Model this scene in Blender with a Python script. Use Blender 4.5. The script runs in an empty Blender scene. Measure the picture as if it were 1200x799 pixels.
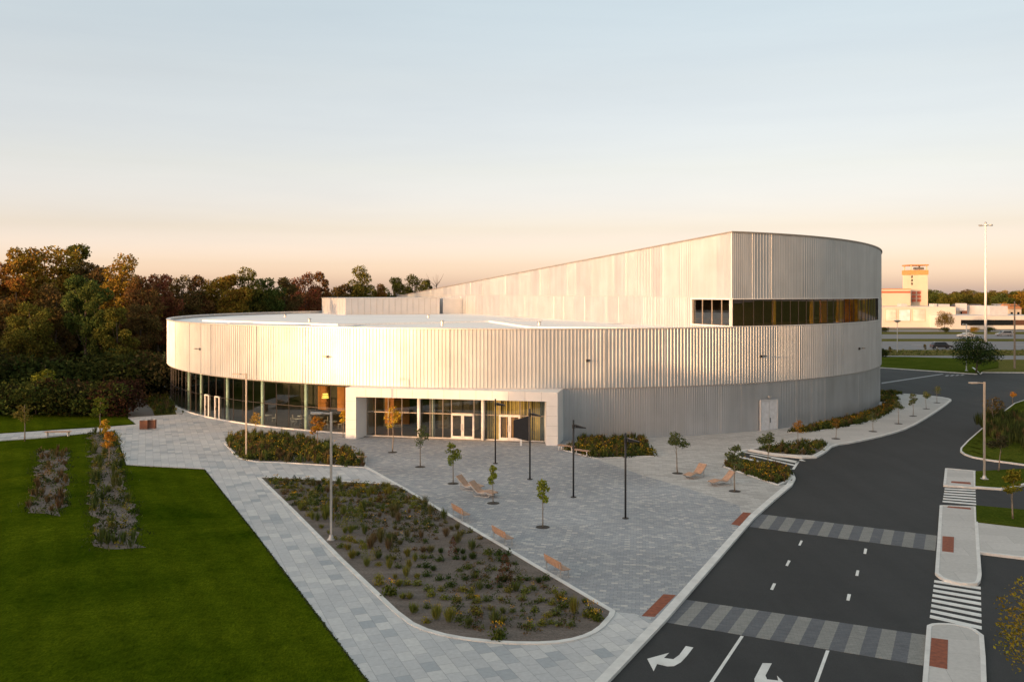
import bpy, bmesh, math, random
import numpy as np
from mathutils import Vector, geometry
R_=math.radians
scene=bpy.context.scene
C=scene.collection
H0=14.0; F=1063.0; HY=343.0
def G(px,py,z=0.0):
    k=(H0-z)/(py-HY); return Vector(((px-600)*k, F*k, z))
def gp(pts,z=0.0): return [G(x,y,z).to_2d() for x,y in pts]
CX,CY,RR=1.6,136.0,49.8
def cp(th,r=RR,z=0.0): return Vector((CX+r*math.sin(th),CY-r*math.cos(th),z))
def th_at(px,r=RR):
    s=(px-600)/F; a=1+s*s; b=-2*(s*CX+CY); c=CX*CX+CY*CY-r*r
    q=b*b-4*a*c
    D=(-b-math.sqrt(max(q,0)))/(2*a)
    return math.atan2(s*D-CX,CY-D)
# ------------------------------------------------------------ nodes
def newmat(name):
    m=bpy.data.materials.new(name); m.use_nodes=True
    nt=m.node_tree; b=nt.nodes['Principled BSDF']; return m,nt,b
def N(nt,t,**k):
    n=nt.nodes.new(t)
    for a,v in k.items():
        if a in n.bl_rna.properties: setattr(n,a,v)
        else: n.inputs[a].default_value=v
    return n
def coords(nt,rot=0,scale=(1,1,1)):
    tc=N(nt,'ShaderNodeTexCoord'); mp=N(nt,'ShaderNodeMapping')
    mp.inputs['Rotation'].default_value=(0,0,rot); mp.inputs['Scale'].default_value=scale
    nt.links.new(tc.outputs['Object'],mp.inputs['Vector']); return mp.outputs['Vector']
def ramp(nt,fac,stops):
    r=N(nt,'ShaderNodeValToRGB'); e=r.color_ramp.elements
    while len(e)<len(stops): e.new(.5)
    for i,(p,c) in enumerate(stops): e[i].position=p; e[i].color=(*c,1)
    nt.links.new(fac,r.inputs['Fac']); return r.outputs['Color']
def noise(nt,vec,scale,detail=4,rough=.55,dist=0):
    n=N(nt,'ShaderNodeTexNoise'); n.inputs['Scale'].default_value=scale; n.inputs['Detail'].default_value=detail
    n.inputs['Roughness'].default_value=rough; n.inputs['Distortion'].default_value=dist
    nt.links.new(vec,n.inputs['Vector']); return n.outputs['Fac']
def mixc(nt,a,b,fac,mode='MIX'):
    m=N(nt,'ShaderNodeMix',data_type='RGBA',blend_type=mode)
    for s,v in ((m.inputs['Factor'],fac),(m.inputs['A'],a),(m.inputs['B'],b)):
        if hasattr(v,'is_output'): nt.links.new(v,s)
        elif isinstance(v,(int,float)): s.default_value=v
        else: s.default_value=(*v,1)
    return m.outputs['Result']
def mixc2(nt,a,b,fac,mode='MIX'):
    m=nt.nodes.new('ShaderNodeMix'); m.data_type='RGBA'; m.blend_type=mode
    for s,v in ((m.inputs[0],fac),(m.inputs[6],a),(m.inputs[7],b)):
        if hasattr(v,'is_output'): nt.links.new(v,s)
        elif isinstance(v,(int,float)): s.default_value=v
        else: s.default_value=(*v,1)
    return m.outputs[2]
mixc=mixc2
def bump(nt,b,h,strength=.3,dist=.02):
    n=N(nt,'ShaderNodeBump'); n.inputs['Strength'].default_value=strength; n.inputs['Distance'].default_value=dist
    nt.links.new(h,n.inputs['Height']); nt.links.new(n.outputs['Normal'],b.inputs['Normal'])
def plain(name,col,rough=.6,metal=0,var=.12,scale=3,spec=.5,bmp=0):
    m,nt,b=newmat(name); v=coords(nt)
    f=noise(nt,v,scale,5)
    c=ramp(nt,f,[(.3,tuple(x*(1-var) for x in col)),(.7,tuple(min(1,x*(1+var)) for x in col))])
    nt.links.new(c,b.inputs['Base Color']); b.inputs['Roughness'].default_value=rough; b.inputs['Metallic'].default_value=metal
    b.inputs['Specular IOR Level'].default_value=spec
    if bmp: bump(nt,b,noise(nt,v,scale*12,4),bmp,.01)
    return m
def emis(name,col,s):
    m,nt,b=newmat(name); b.inputs['Base Color'].default_value=(*col,1)
    b.inputs['Emission Color'].default_value=(*col,1); b.inputs['Emission Strength'].default_value=s; return m
def pavers(name,c1,c2,mortar,w,h,rot,big=.10,rough=.75,stops=None):
    m,nt,b=newmat(name); v=coords(nt,rot)
    br=N(nt,'ShaderNodeTexBrick'); br.offset=.5; br.squash=1
    br.inputs['Scale'].default_value=1; br.inputs['Brick Width'].default_value=w; br.inputs['Row Height'].default_value=h
    br.inputs['Mortar Size'].default_value=.008; br.inputs['Mortar Smooth'].default_value=.3; br.inputs['Bias'].default_value=0
    br.inputs['Color1'].default_value=(*c1,1); br.inputs['Color2'].default_value=(*c2,1); br.inputs['Mortar'].default_value=(*mortar,1)
    nt.links.new(v,br.inputs['Vector'])
    f=noise(nt,v,.12,4); c=ramp(nt,f,[(.3,(1-big,)*3),(.7,(1+big,)*3)])
    base=br.outputs['Color']
    if stops:
        br.inputs['Color1'].default_value=(0,0,0,1); br.inputs['Color2'].default_value=(1,1,1,1)
        base=mixc(nt,ramp(nt,br.outputs['Color'],stops),mortar,br.outputs['Fac'])
    out=mixc(nt,base,c,1.0,'MULTIPLY')
    f2=noise(nt,v,5,6,.7); c2_=ramp(nt,f2,[(.25,(.86,)*3),(.75,(1.12,)*3)])
    out=mixc(nt,out,c2_,1.0,'MULTIPLY')
    nt.links.new(out,b.inputs['Base Color']); b.inputs['Roughness'].default_value=rough
    bump(nt,b,br.outputs['Fac'],-.25,.01)
    return m
M={}
# metal cladding
def cladding(name,col,metal=.74,rough=.50):
    m,nt,b=newmat(name); v=coords(nt)
    f=noise(nt,v,.35,3,.5,.4); c=ramp(nt,f,[(.3,tuple(x*.93 for x in col)),(.7,tuple(min(1,x*1.05) for x in col))])
    g=N(nt,'ShaderNodeNewGeometry')
    mp=N(nt,'ShaderNodeMapping'); mp.inputs['Scale'].default_value=(1.1,1.1,.12); tc=N(nt,'ShaderNodeTexCoord')
    nt.links.new(tc.outputs['Object'],mp.inputs['Vector'])
    f2=noise(nt,mp.outputs['Vector'],.9,3); c2=ramp(nt,f2,[(.35,(.94,)*3),(.65,(1.05,)*3)])
    nt.links.new(mixc(nt,c,c2,1.0,'MULTIPLY'),b.inputs['Base Color'])
    rr=N(nt,'ShaderNodeMapRange'); rr.inputs['To Min'].default_value=rough-.06; rr.inputs['To Max'].default_value=rough+.08
    nt.links.new(noise(nt,v,.5,3),rr.inputs['Value']); nt.links.new(rr.outputs['Result'],b.inputs['Roughness'])
    b.inputs['Metallic'].default_value=metal
    return m
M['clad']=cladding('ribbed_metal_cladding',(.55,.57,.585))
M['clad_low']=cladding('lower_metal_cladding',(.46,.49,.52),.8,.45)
M['coping']=plain('coping_metal',(.62,.6,.58),.45,.6)
M['white']=plain('white_panel',(.80,.79,.77),.5,0,.04,1.2)
M['joint']=plain('panel_joint',(.35,.34,.33),.7)
M['roof']=plain('roof_membrane',(.88,.88,.87),.6,0,.06,.25)
M['roof']=pavers('roof_membrane',(.88,.88,.87),(.83,.83,.83),(.70,.70,.70),60,2.3,R_(20),.04,.6)
M['roofline']=plain('roof_walkway_membrane',(.64,.65,.67),.6,0,.06,.25)
M['pent']=plain('grey_white_metal_panel',(.62,.62,.63),.45,.3,.05,.6)
M['mull']=plain('dark_bronze_mullion',(.06,.05,.045),.4,.5)
M['mullw']=plain('champagne_mullion',(.42,.36,.3),.4,.5)
M['doorw']=plain('pale_door_frame',(.72,.68,.63),.45)
M['col']=plain('pale_green_column',(.70,.84,.78),.5)
M['yel']=plain('yellow_paint',(.85,.52,.06),.5)
M['int_dark']=plain('interior_wall_dark',(.10,.085,.07),.8)
M['int_floor']=plain('interior_floor',(.16,.15,.14),.5)
M['int_orange']=plain('orange_reflection',(.55,.2,.05),.7,0,.5,.5)  # orange of the reflections in the glazing, put into a surface colour
M['wood']=plain('timber_slats',(.50,.27,.14),.55,0,.2,6)
M['woodlt']=plain('pale_timber',(.44,.27,.18),.55,0,.2,6)
M['galv']=plain('galvanised_steel',(.50,.50,.50),.45,.6,.1,4)
M['tan']=plain('champagne_steel',(.52,.46,.40),.4,.5,.08,4)
M['black']=plain('black_powder_coat',(.018,.018,.02),.45)
M['bolt']=plain('steel_grey',(.25,.25,.25),.5,.5)
M['lens']=plain('lamp_lens',(.6,.6,.58),.2)
M['concrete']=pavers('concrete_slabs',(.53,.51,.49),(.47,.455,.435),(.30,.29,.28),3.0,1.6,R_(14),.08,.85)
M['kerb']=plain('kerb_concrete',(.66,.65,.63),.85,0,.12,1.5,bmp=.15)
M['paint']=plain('road_paint',(.78,.78,.76),.7,0,.08,2.5)
def wornpaint():
    m,nt,b=newmat('road_paint'); v=coords(nt); f=noise(nt,v,6,8,.85,.4); k=ramp(nt,f,[(.58,(0,0,0)),(.72,(.75,)*3)])
    f2=noise(nt,v,1.5,3); c=ramp(nt,f2,[(.3,(.62,.62,.60)),(.7,(.78,.78,.76))])
    nt.links.new(mixc(nt,c,(.12,.12,.12),k),b.inputs['Base Color']); b.inputs['Roughness'].default_value=.75; return m
M['paint']=wornpaint()
M['rust']=plain('rusty_cast_iron',(.24,.062,.024),.75,0,.3,5)
M['grate']=plain('tree_grate',(.035,.028,.022),.8)
M['pv_l']=pavers('large_light_pavers',(.60,.61,.625),(.37,.385,.41),(.20,.205,.21),.86,.60,R_(68),.08,.75,[(0,(.34,.365,.39)),(.13,(.385,.40,.42)),(.2,(.455,.46,.47)),(.7,(.50,.50,.505)),(1.0,(.57,.565,.555))])
M['pv_r']=pavers('pale_mixed_pavers',(.53,.51,.485),(.38,.36,.345),(.25,.25,.24),.62,.32,R_(8))
M['pv_d']=pavers('small_grey_pavers',(.47,.475,.49),(.255,.265,.29),(.17,.17,.18),.34,.24,R_(8),.16,.75,[(0,(.27,.285,.31)),(.45,(.32,.33,.35)),(.85,(.37,.375,.385)),(.93,(.45,.44,.43)),(1.0,(.52,.50,.48))])
M['cw_l']=pavers('crosswalk_pale_pavers',(.26,.255,.24),(.20,.20,.19),(.14,.14,.13),.3,.1,R_(12))
M['cw_d']=pavers('crosswalk_dark_pavers',(.125,.13,.145),(.09,.095,.11),(.07,.07,.07),.3,.1,R_(12))
def asphalt():
    m,nt,b=newmat('asphalt'); v=coords(nt)
    f=noise(nt,v,.09,5,.6); c=ramp(nt,f,[(.3,(.031,.0315,.032)),(.7,(.042,.0425,.043))])
    f2=noise(nt,v,28,3,.8); c2=ramp(nt,f2,[(.3,(.72,)*3),(.7,(1.3,)*3)])
    f3=noise(nt,v,1.3,6,.7,.6); c3=ramp(nt,f3,[(.3,(.93,)*3),(.75,(1.08,)*3)])
    mt=N(nt,'ShaderNodeMapping'); mt.inputs['Rotation'].default_value=(0,0,R_(-25)); mt.inputs['Scale'].default_value=(.55,.04,1); nt.links.new(v,mt.inputs['Vector'])
    f4=noise(nt,mt.outputs['Vector'],1.0,4,.6); c4=ramp(nt,f4,[(.38,(.93,)*3),(.62,(1.09,)*3)])
    o=mixc(nt,mixc(nt,mixc(nt,c,c2,1.0,'MULTIPLY'),c3,1.0,'MULTIPLY'),c4,1.0,'MULTIPLY')
    nt.links.new(o,b.inputs['Base Color']); b.inputs['Roughness'].default_value=.85
    b.inputs['Specular IOR Level'].default_value=.3
    bump(nt,b,f2,.25,.01); return m
M['asph']=asphalt()
M['hwy']=plain('worn_asphalt',(.20,.195,.20),.9,0,.1,.4)
M['lot']=plain('far_pavement',(.26,.22,.20),.9,0,.15,.1)
def grassm(name,c1,c2,stripes=0):
    m,nt,b=newmat(name); v=coords(nt)
    f=noise(nt,v,.16,8,.7,.6); c=ramp(nt,f,[(.3,c1),(.7,c2)])
    mp=N(nt,'ShaderNodeMapping'); mp.inputs['Scale'].default_value=(1,.35,1); nt.links.new(v,mp.inputs['Vector'])
    f2=noise(nt,mp.outputs['Vector'],16,5,.8); c2_=ramp(nt,f2,[(.3,(.40,.44,.4)),(.7,(1.7,1.6,1.4))])
    o=mixc(nt,c,c2_,1.0,'MULTIPLY')
    f5=noise(nt,v,2.2,5,.75,.5); o=mixc(nt,o,ramp(nt,f5,[(.35,(.78,.82,.8)),(.65,(1.25,1.18,1.1))]),1.0,'MULTIPLY')
    if stripes:
        w=N(nt,'ShaderNodeTexWave'); w.inputs['Scale'].default_value=.19; w.inputs['Distortion'].default_value=1.2; w.inputs['Detail'].default_value=2
        mr=N(nt,'ShaderNodeMapping'); mr.inputs['Rotation'].default_value=(0,0,R_(-28)); nt.links.new(v,mr.inputs['Vector']); nt.links.new(mr.outputs['Vector'],w.inputs['Vector'])
        o=mixc(nt,o,ramp(nt,w.outputs['Fac'],[(0.2,(.94,)*3),(.8,(1.05,)*3)]),1.0,'MULTIPLY')
    nt.links.new(o,b.inputs['Base Color']); b.inputs['Roughness'].default_value=1; b.inputs['Specular IOR Level'].default_value=.0
    bump(nt,b,f2,.9,.05); return m
M['lawn']=grassm('lawn_grass',(.023,.046,.0016),(.078,.106,.006),1)
M['fargrass']=grassm('dry_grass',(.085,.10,.03),(.16,.14,.055))
M['verge']=grassm('verge_grass',(.04,.065,.008),(.08,.10,.018))
def mulchm():
    m,nt,b=newmat('mulch'); v=coords(nt)
    f=noise(nt,v,9,6,.8); c=ramp(nt,f,[(.3,(.07,.056,.048)),(.6,(.18,.15,.13)),(.8,(.28,.24,.215))])
    f2=noise(nt,v,.5,4); c2=ramp(nt,f2,[(.3,(.85,)*3),(.7,(1.15,)*3)])
    mr_=N(nt,'ShaderNodeMapping'); mr_.inputs['Rotation'].default_value=(0,0,R_(-4)); mr_.inputs['Scale'].default_value=(.12,1.5,1); nt.links.new(v,mr_.inputs['Vector'])
    c3=ramp(nt,noise(nt,mr_.outputs['Vector'],1.1,4,.6),[(.35,(.80,.78,.76)),(.65,(1.16,1.15,1.15))])
    nt.links.new(mixc(nt,mixc(nt,c,c2,1.0,'MULTIPLY'),c3,1.0,'MULTIPLY'),b.inputs['Base Color']); b.inputs['Roughness'].default_value=.95
    bump(nt,b,f,.8,.06); return m
M['mulch']=mulchm()
M['bark']=plain('bark',(.10,.075,.055),.9,0,.3,8)
M['barklt']=plain('pale_bark',(.22,.18,.14),.9,0,.3,8)
def leafm(name,col=None,trans=.28):
    m=bpy.data.materials.new(name); m.use_nodes=True; nt=m.node_tree; nt.nodes.clear()
    out=N(nt,'ShaderNodeOutputMaterial'); g=N(nt,'ShaderNodeNewGeometry'); oi=N(nt,'ShaderNodeObjectInfo')
    base=oi.outputs['Color'] if col is None else None
    if col is not None:
        rgb=N(nt,'ShaderNodeRGB'); rgb.outputs[0].default_value=(*col,1); base=rgb.outputs[0]
    hsv=N(nt,'ShaderNodeHueSaturation')
    mr=N(nt,'ShaderNodeMapRange'); mr.inputs['To Min'].default_value=.48; mr.inputs['To Max'].default_value=.525
    mv=N(nt,'ShaderNodeMapRange'); mv.inputs['To Min'].default_value=.5; mv.inputs['To Max'].default_value=1.6
    mul=N(nt,'ShaderNodeMath',operation='MULTIPLY'); mul.inputs[1].default_value=7.31
    fr=N(nt,'ShaderNodeMath',operation='FRACT')
    nt.links.new(g.outputs['Random Per Island'],mul.inputs[0]); nt.links.new(mul.outputs[0],fr.inputs[0])
    tc=N(nt,'ShaderNodeTexCoord'); nz=noise(nt,tc.outputs['Object'],.45,2)
    mh=N(nt,'ShaderNodeMath',operation='ADD'); nt.links.new(fr.outputs[0],mh.inputs[0])
    n2=N(nt,'ShaderNodeMapRange'); n2.inputs['From Min'].default_value=.3; n2.inputs['From Max'].default_value=.7; n2.inputs['To Min'].default_value=-.5; n2.inputs['To Max'].default_value=.5
    nt.links.new(nz,n2.inputs['Value']); nt.links.new(n2.outputs['Result'],mh.inputs[1])
    nt.links.new(mh.outputs[0],mr.inputs['Value']); nt.links.new(g.outputs['Random Per Island'],mv.inputs['Value'])
    nt.links.new(mr.outputs['Result'],hsv.inputs['Hue']); nt.links.new(mv.outputs['Result'],hsv.inputs['Value']); nt.links.new(base,hsv.inputs['Color'])
    d=N(nt,'ShaderNodeBsdfDiffuse'); t=N(nt,'ShaderNodeBsdfTranslucent'); mx=N(nt,'ShaderNodeMixShader'); mx.inputs[0].default_value=trans
    nt.links.new(hsv.outputs[0],d.inputs[0]); nt.links.new(hsv.outputs[0],t.inputs[0])
    nt.links.new(d.outputs[0],mx.inputs[1]); nt.links.new(t.outputs[0],mx.inputs[2]); nt.links.new(mx.outputs[0],out.inputs[0]); return m
M['leaf']=leafm('leaf_tinted')
M['flower']=leafm('yellow_petals',(.55,.30,.02),.2)
M['lf_g']=leafm('green_foliage',(.085,.105,.028)); M['lf_d']=leafm('dark_foliage',(.045,.06,.02)); M['lf_r']=leafm('russet_foliage',(.14,.095,.045)); M['straw']=leafm('straw_foliage',(.24,.21,.09))
M['lf_y']=leafm('golden_foliage',(.19,.16,.03))
def glassm(name,tint,fmin,fmax,rough=0.0):
    m=bpy.data.materials.new(name); m.use_nodes=True; nt=m.node_tree; nt.nodes.clear()
    out=N(nt,'ShaderNodeOutputMaterial'); t=N(nt,'ShaderNodeBsdfTransparent'); t.inputs[0].default_value=(*tint,1)
    g=N(nt,'ShaderNodeBsdfGlossy'); g.inputs['Roughness'].default_value=rough; g.inputs[0].default_value=(.95,.97,.96,1)
    lw=N(nt,'ShaderNodeLayerWeight'); lw.inputs[0].default_value=.35
    mr=N(nt,'ShaderNodeMapRange'); mr.inputs['To Min'].default_value=fmin; mr.inputs['To Max'].default_value=fmax
    nt.links.new(lw.outputs['Fresnel'],mr.inputs['Value'])
    mx=N(nt,'ShaderNodeMixShader'); nt.links.new(mr.outputs['Result'],mx.inputs[0]); nt.links.new(t.outputs[0],mx.inputs[1]); nt.links.new(g.outputs[0],mx.inputs[2])
    nt.links.new(mx.outputs[0],out.inputs[0]); return m
M['glass']=glassm('clear_glass',(.72,.80,.76),.09,.8)
M['glassd']=glassm('tinted_glass',(.72,.68,.60),.10,.9)
M['carglass']=plain('car_glass',(.01,.012,.014),.08)
M['lampon']=emis('lit_lamp_ring',(1,.62,.12),1.2)
# ------------------------------------------------------------ object helpers
def link(o,parent=None):
    C.objects.link(o)
    if parent is not None: o.parent=parent
    return o
def tag(o,label=None,cat=None,group=None,kind=None):
    if label: o['label']=label
    if cat: o['category']=cat
    if group: o['group']=group
    if kind: o['kind']=kind
    return o
class MB:
    def __init__(s): s.v=[]; s.f=[]; s.m=[]
    def add(s,vs,fs,mi=0):
        n=len(s.v); s.v+= [tuple(v) for v in vs]; s.f+=[tuple(i+n for i in f) for f in fs]; s.m+=[mi]*len(fs); return s
    def box(s,c,size,rz=0,mi=0,ax=None):
        hx,hy,hz=size[0]/2,size[1]/2,size[2]/2; co,si=math.cos(rz),math.sin(rz); vs=[]
        for dx,dy,dz in ((-hx,-hy,-hz),(hx,-hy,-hz),(hx,hy,-hz),(-hx,hy,-hz),(-hx,-hy,hz),(hx,-hy,hz),(hx,hy,hz),(-hx,hy,hz)):
            vs.append((c[0]+dx*co-dy*si,c[1]+dx*si+dy*co,c[2]+dz))
        return s.add(vs,[(0,3,2,1),(4,5,6,7),(0,1,5,4),(1,2,6,5),(2,3,7,6),(3,0,4,7)],mi)
    def bar(s,a,b,w,h,mi=0):   # rectangular bar from a to b
        a=Vector(a);b=Vector(b);d=(b-a).normalized(); up=Vector((0,0,1)) if abs(d.z)<.95 else Vector((0,1,0))
        x=d.cross(up).normalized()*w/2; y=x.cross(d).normalized()*h/2
        vs=[a-x-y,a+x-y,a+x+y,a-x+y,b-x-y,b+x-y,b+x+y,b-x+y]
        return s.add(vs,[(0,1,2,3),(7,6,5,4),(0,4,5,1),(1,5,6,2),(2,6,7,3),(3,7,4,0)],mi)
    def tube(s,pts,rad,n=8,mi=0,cap=True):
        rings=[]; base=len(s.v); pts=[Vector(p) for p in pts]
        if isinstance(rad,(int,float)): rad=[rad]*len(pts)
        vs=[];fs=[]
        for i,p in enumerate(pts):
            d=(pts[min(i+1,len(pts)-1)]-pts[max(i-1,0)]).normalized()
            up=Vector((0,0,1)) if abs(d.z)<.9 else Vector((0,1,0))
            x=d.cross(up).normalized(); y=x.cross(d)
            for k in range(n):
                a=2*math.pi*k/n; vs.append(p+(x*math.cos(a)+y*math.sin(a))*rad[i])
        for i in range(len(pts)-1):
            for k in range(n): fs.append((i*n+k,i*n+(k+1)%n,(i+1)*n+(k+1)%n,(i+1)*n+k))
        if cap: fs.append(tuple(range(n))[::-1]); fs.append(tuple((len(pts)-1)*n+k for k in range(n)))
        return s.add(vs,fs,mi)
    def prism(s,pts,z0,z1,mi=0):
        pts=[tuple(p) for p in pts]
        ar=sum(pts[i][0]*pts[(i+1)%len(pts)][1]-pts[(i+1)%len(pts)][0]*pts[i][1] for i in range(len(pts)))
        if ar<0: pts=pts[::-1]
        n=len(pts); tri=geometry.tessellate_polygon([[Vector((p[0],p[1],0)) for p in pts]])
        zt=z1 if callable(z1) else (lambda x,y:z1)
        vs=[(p[0],p[1],z0) for p in pts]+[(p[0],p[1],zt(*p)) for p in pts]; fs=[]
        for t in tri:
            a,b,c=t
            A,B,Cc=pts[a],pts[b],pts[c]
            if (B[0]-A[0])*(Cc[1]-A[1])-(B[1]-A[1])*(Cc[0]-A[0])<0: a,c=c,a
            fs.append((a+n,b+n,c+n)); fs.append((c,b,a))
        for i in range(n): j=(i+1)%n; fs.append((i,j,j+n,i+n))
        return s.add(vs,fs,mi)
    def build(s,name,mat,parent=None,smooth=False,loc=None):
        me=bpy.data.meshes.new(name); me.from_pydata(s.v,[],s.f)
        mats=mat if isinstance(mat,list) else [mat]
        for m in mats: me.materials.append(m)
        if len(mats)>1: me.polygons.foreach_set('material_index',s.m)
        if smooth: me.polygons.foreach_set('use_smooth',[True]*len(me.polygons))
        me.update(); o=bpy.data.objects.new(name,me); link(o,parent)
        if loc is not None: o.location=loc
        return o
def empty(name,loc,rz=0,label=None,cat=None,group=None):
    o=bpy.data.objects.new(name,None); o.empty_display_size=.3; o.location=loc; o.rotation_euler=(0,0,rz); link(o); tag(o,label,cat,group); return o
def copy_tree(o,parent=None):
    kids=[c for c in CH.get(o.name,[])]
    c=o.copy(); C.objects.link(c); c.parent=parent
    ks=[]
    for ch in kids: ks.append(copy_tree(ch,c))
    CH[c.name]=ks
    return c
CH={}
def reg(o):   # remember children once so that copying is quick
    CH[o.name]=[x for x in bpy.data.objects if x.parent==o]
    for k in CH[o.name]: reg(k)
    return o
def chaikin(pts,n=2):
    for _ in range(n):
        q=[]
        for i in range(len(pts)-1):
            a,b=pts[i],pts[i+1]; q+=[(a[0]*.75+b[0]*.25,a[1]*.75+b[1]*.25),(a[0]*.25+b[0]*.75,a[1]*.25+b[1]*.75)]
        pts=[pts[0]]+q+[pts[-1]]
    return pts
def struct(name,pts,z0,z1,mat,parent=None):
    m=MB(); m.prism(pts,z0,z1); o=m.build(name,mat,parent)
    if parent is None: tag(o,kind='structure')
    return o
def ribbon(pts,w):   # plan polygon around an open polyline
    L=[];Rr=[]
    pts=[Vector(p).to_2d() if len(p)>2 else Vector(p) for p in pts]
    for i,p in enumerate(pts):
        d1=(pts[i]-pts[i-1]).normalized() if i>0 else None; d2=(pts[i+1]-pts[i]).normalized() if i<len(pts)-1 else None
        d=(d1 or d2) if (d1 is None or d2 is None) else (d1+d2).normalized()
        n=Vector((-d.y,d.x)); k=1.0
        if d1 is not None and d2 is not None: k=1/max(.4,n.dot(Vector((-d1.y,d1.x))))
        L.append(p+n*w/2*k); Rr.append(p-n*w/2*k)
    return L,Rr
def kerb_mesh(mb,pts,w,z0,z1):
    L,Rr=ribbon(pts,w)
    n=len(L); vs=[];fs=[]
    for l,r in zip(L,Rr): vs+=[(l.x,l.y,z0),(r.x,r.y,z0),(r.x,r.y,z1),(l.x,l.y,z1)]
    for i in range(n-1):
        a=i*4;b=a+4
        fs+=[(a+3,a+2,b+2,b+3),(a+1,b+1,b+2,a+2),(a,a+3,b+3,b)]
    fs+=[(0,1,2,3),((n-1)*4+3,(n-1)*4+2,(n-1)*4+1,(n-1)*4)]
    mb.add(vs,fs)
def kerb(pts,w=.16,z0=-.2,z1=.015,name='kerb'):
    mb=MB(); kerb_mesh(mb,pts,w,z0,z1); return tag(mb.build(name,M['kerb']),kind='structure')
def inpoly(p,poly):
    x,y=p; r=False; j=len(poly)-1
    for i in range(len(poly)):
        xi,yi=poly[i];xj,yj=poly[j]
        if (yi>y)!=(yj>y) and x<(xj-xi)*(y-yi)/(yj-yi)+xi: r=not r
        j=i
    return r
ZR=-.12
# ============================================================ GROUND
g=MB(); g.add([(-1500,-400,-.14),(1500,-400,-.14),(1500,3500,-.14),(-1500,3500,-.14)],[(0,1,2,3)])
tag(g.build('ground',M['fargrass']),kind='structure')
# road
kerb_px=[(560,960),(700,803),(775,725),(880,606),(905,584),(925,567.5),(929,560),(927,554)]
walk_px=chaikin([(955,535),(966,529),(975,521),(1000,517.5),(1040,508.5),(1065,500.5),(1090,486),(1114,469.5),(1113,467),(1100,464.5),(1060,461),(1010,459)],1)
road_poly=[(560,960),(700,801),(775,724),(870,612),(840,545),(862,520),(955,520),(1020,500),(1030,470),(1010,455),(1000,429.5),(1033,431),(1145,438.6),(1153,435.8),(1260,436),(1500,440),(1800,560),(1800,960)]
road=struct('road',gp(road_poly,ZR),-.2,ZR,M['asph'])
# plaza of large pavers
left_arc=[cp(th,47,0).to_2d() for th in [R_(a) for a in (60,40,20,0,-20,-40,-55,-68)]]
plaza=gp([(135,504),(148,544),(240,549),(300,625),(433,799),(520,905),(610,905)])+gp([(x-.8,y) for x,y in kerb_px[1:6]])+gp([(912,569),(846,546.5),(851,541),(868,528.5),(876,526.5),(908,532.5),(940,535.5)])+gp(walk_px)+left_arc+gp([(214,485),(150,489),(160,497),(125,500),(60,504),(0,508),(-80,515),(-80,525),(0,516),(55,512),(115,506)])
struct('plaza',plaza,-.2,0,M['pv_l'])
dark=gp([(330,503),(318,509),(385,521),(428,537),(428,546),(467,568),(718,716),(745,719),(764,727),(776,722.5),(872,613),(866,592),(800,570),(760,559),(694,536.5),(652,524)])+[cp(R_(a),47).to_2d() for a in (8,-5,-20,-25)]
tag(MB().prism(dark,-.1,.004).build('entrance_paving',M['pv_d']),kind='structure')
pale=gp([(694,536.5),(760,559),(800,570),(866,592),(872,611)])+gp([(880,603.5),(904,583),(923,566.5),(913,569.3),(846,546.6),(851,541),(868,528.5),(876,526.5),(908,518),(948,507),(944,500)])+[cp(R_(a),48).to_2d() for a in (38,25,12,5)]+gp([(655,526)])
tag(MB().prism(pale,-.1,.0045).build('side_paving',M['pv_r']),kind='structure')
conc=gp([(948,507),(908,518),(878,525),(908,532),(940,535)])+gp(walk_px)+[cp(R_(a),48).to_2d() for a in (75,60,50,42)]
tag(MB().prism(conc,-.1,.005).build('pavement',M['concrete']),kind='structure')
# kerbs
kerb([G(x,y) for x,y in kerb_px],.42,-.2,.012)
kerb([G(x,y) for x,y in [(927,554),(921,549),(905,545.5),(870,541),(856,541),(850,541.5)]],.2)
kerb([G(x,y) for x,y in [(850,541),(868,528.5),(876,526.5),(908,532.5),(940,535.5)]+walk_px],.28)
# lawns
lawn=gp([(134,505.5),(147,545.5),(239,550.2),(299,626),(432,801),(505,905)])+gp([(-400,905),(-400,555),(-80,526),(0,517),(55,513.2),(114,507.2)])
struct('lawn',lawn,-.2,.02,M['lawn'])
struct('lawn',gp([(-80,514),(0,507),(60,503),(125,499),(158,496.5),(149,489.5),(148,480),(130,460),(-150,460)]),-.2,.02,M['lawn'])
struct('path',gp(chaikin([(150,489),(152,470),(158,452),(150,440),(172,440),(178,450),(166,465),(180,482),(181,487)],1)),-.2,.015,plain('path_asphalt',(.12,.115,.11),.9))
struct('path',gp([(196,461),(190,452),(198,448),(206,462),(214,484),(208,486),(203,476)]),-.2,.018,M['concrete'])
struct('grass_verge',gp([(1000,417.5),(1000,430.5),(1033,430.5),(1145,438),(1152,433),(1170,430),(1170,424),(1145,420),(1060,418)]),-.2,0,M['verge'])
kerb([G(x,y) for x,y in [(1000,430.5),(1033,430.5),(1145,438)]],.3)
kerb([G(x,y) for x,y in [(1140,430.5),(1149,438),(1151,436),(1200,436.3),(1300,437)]],.3)
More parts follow.
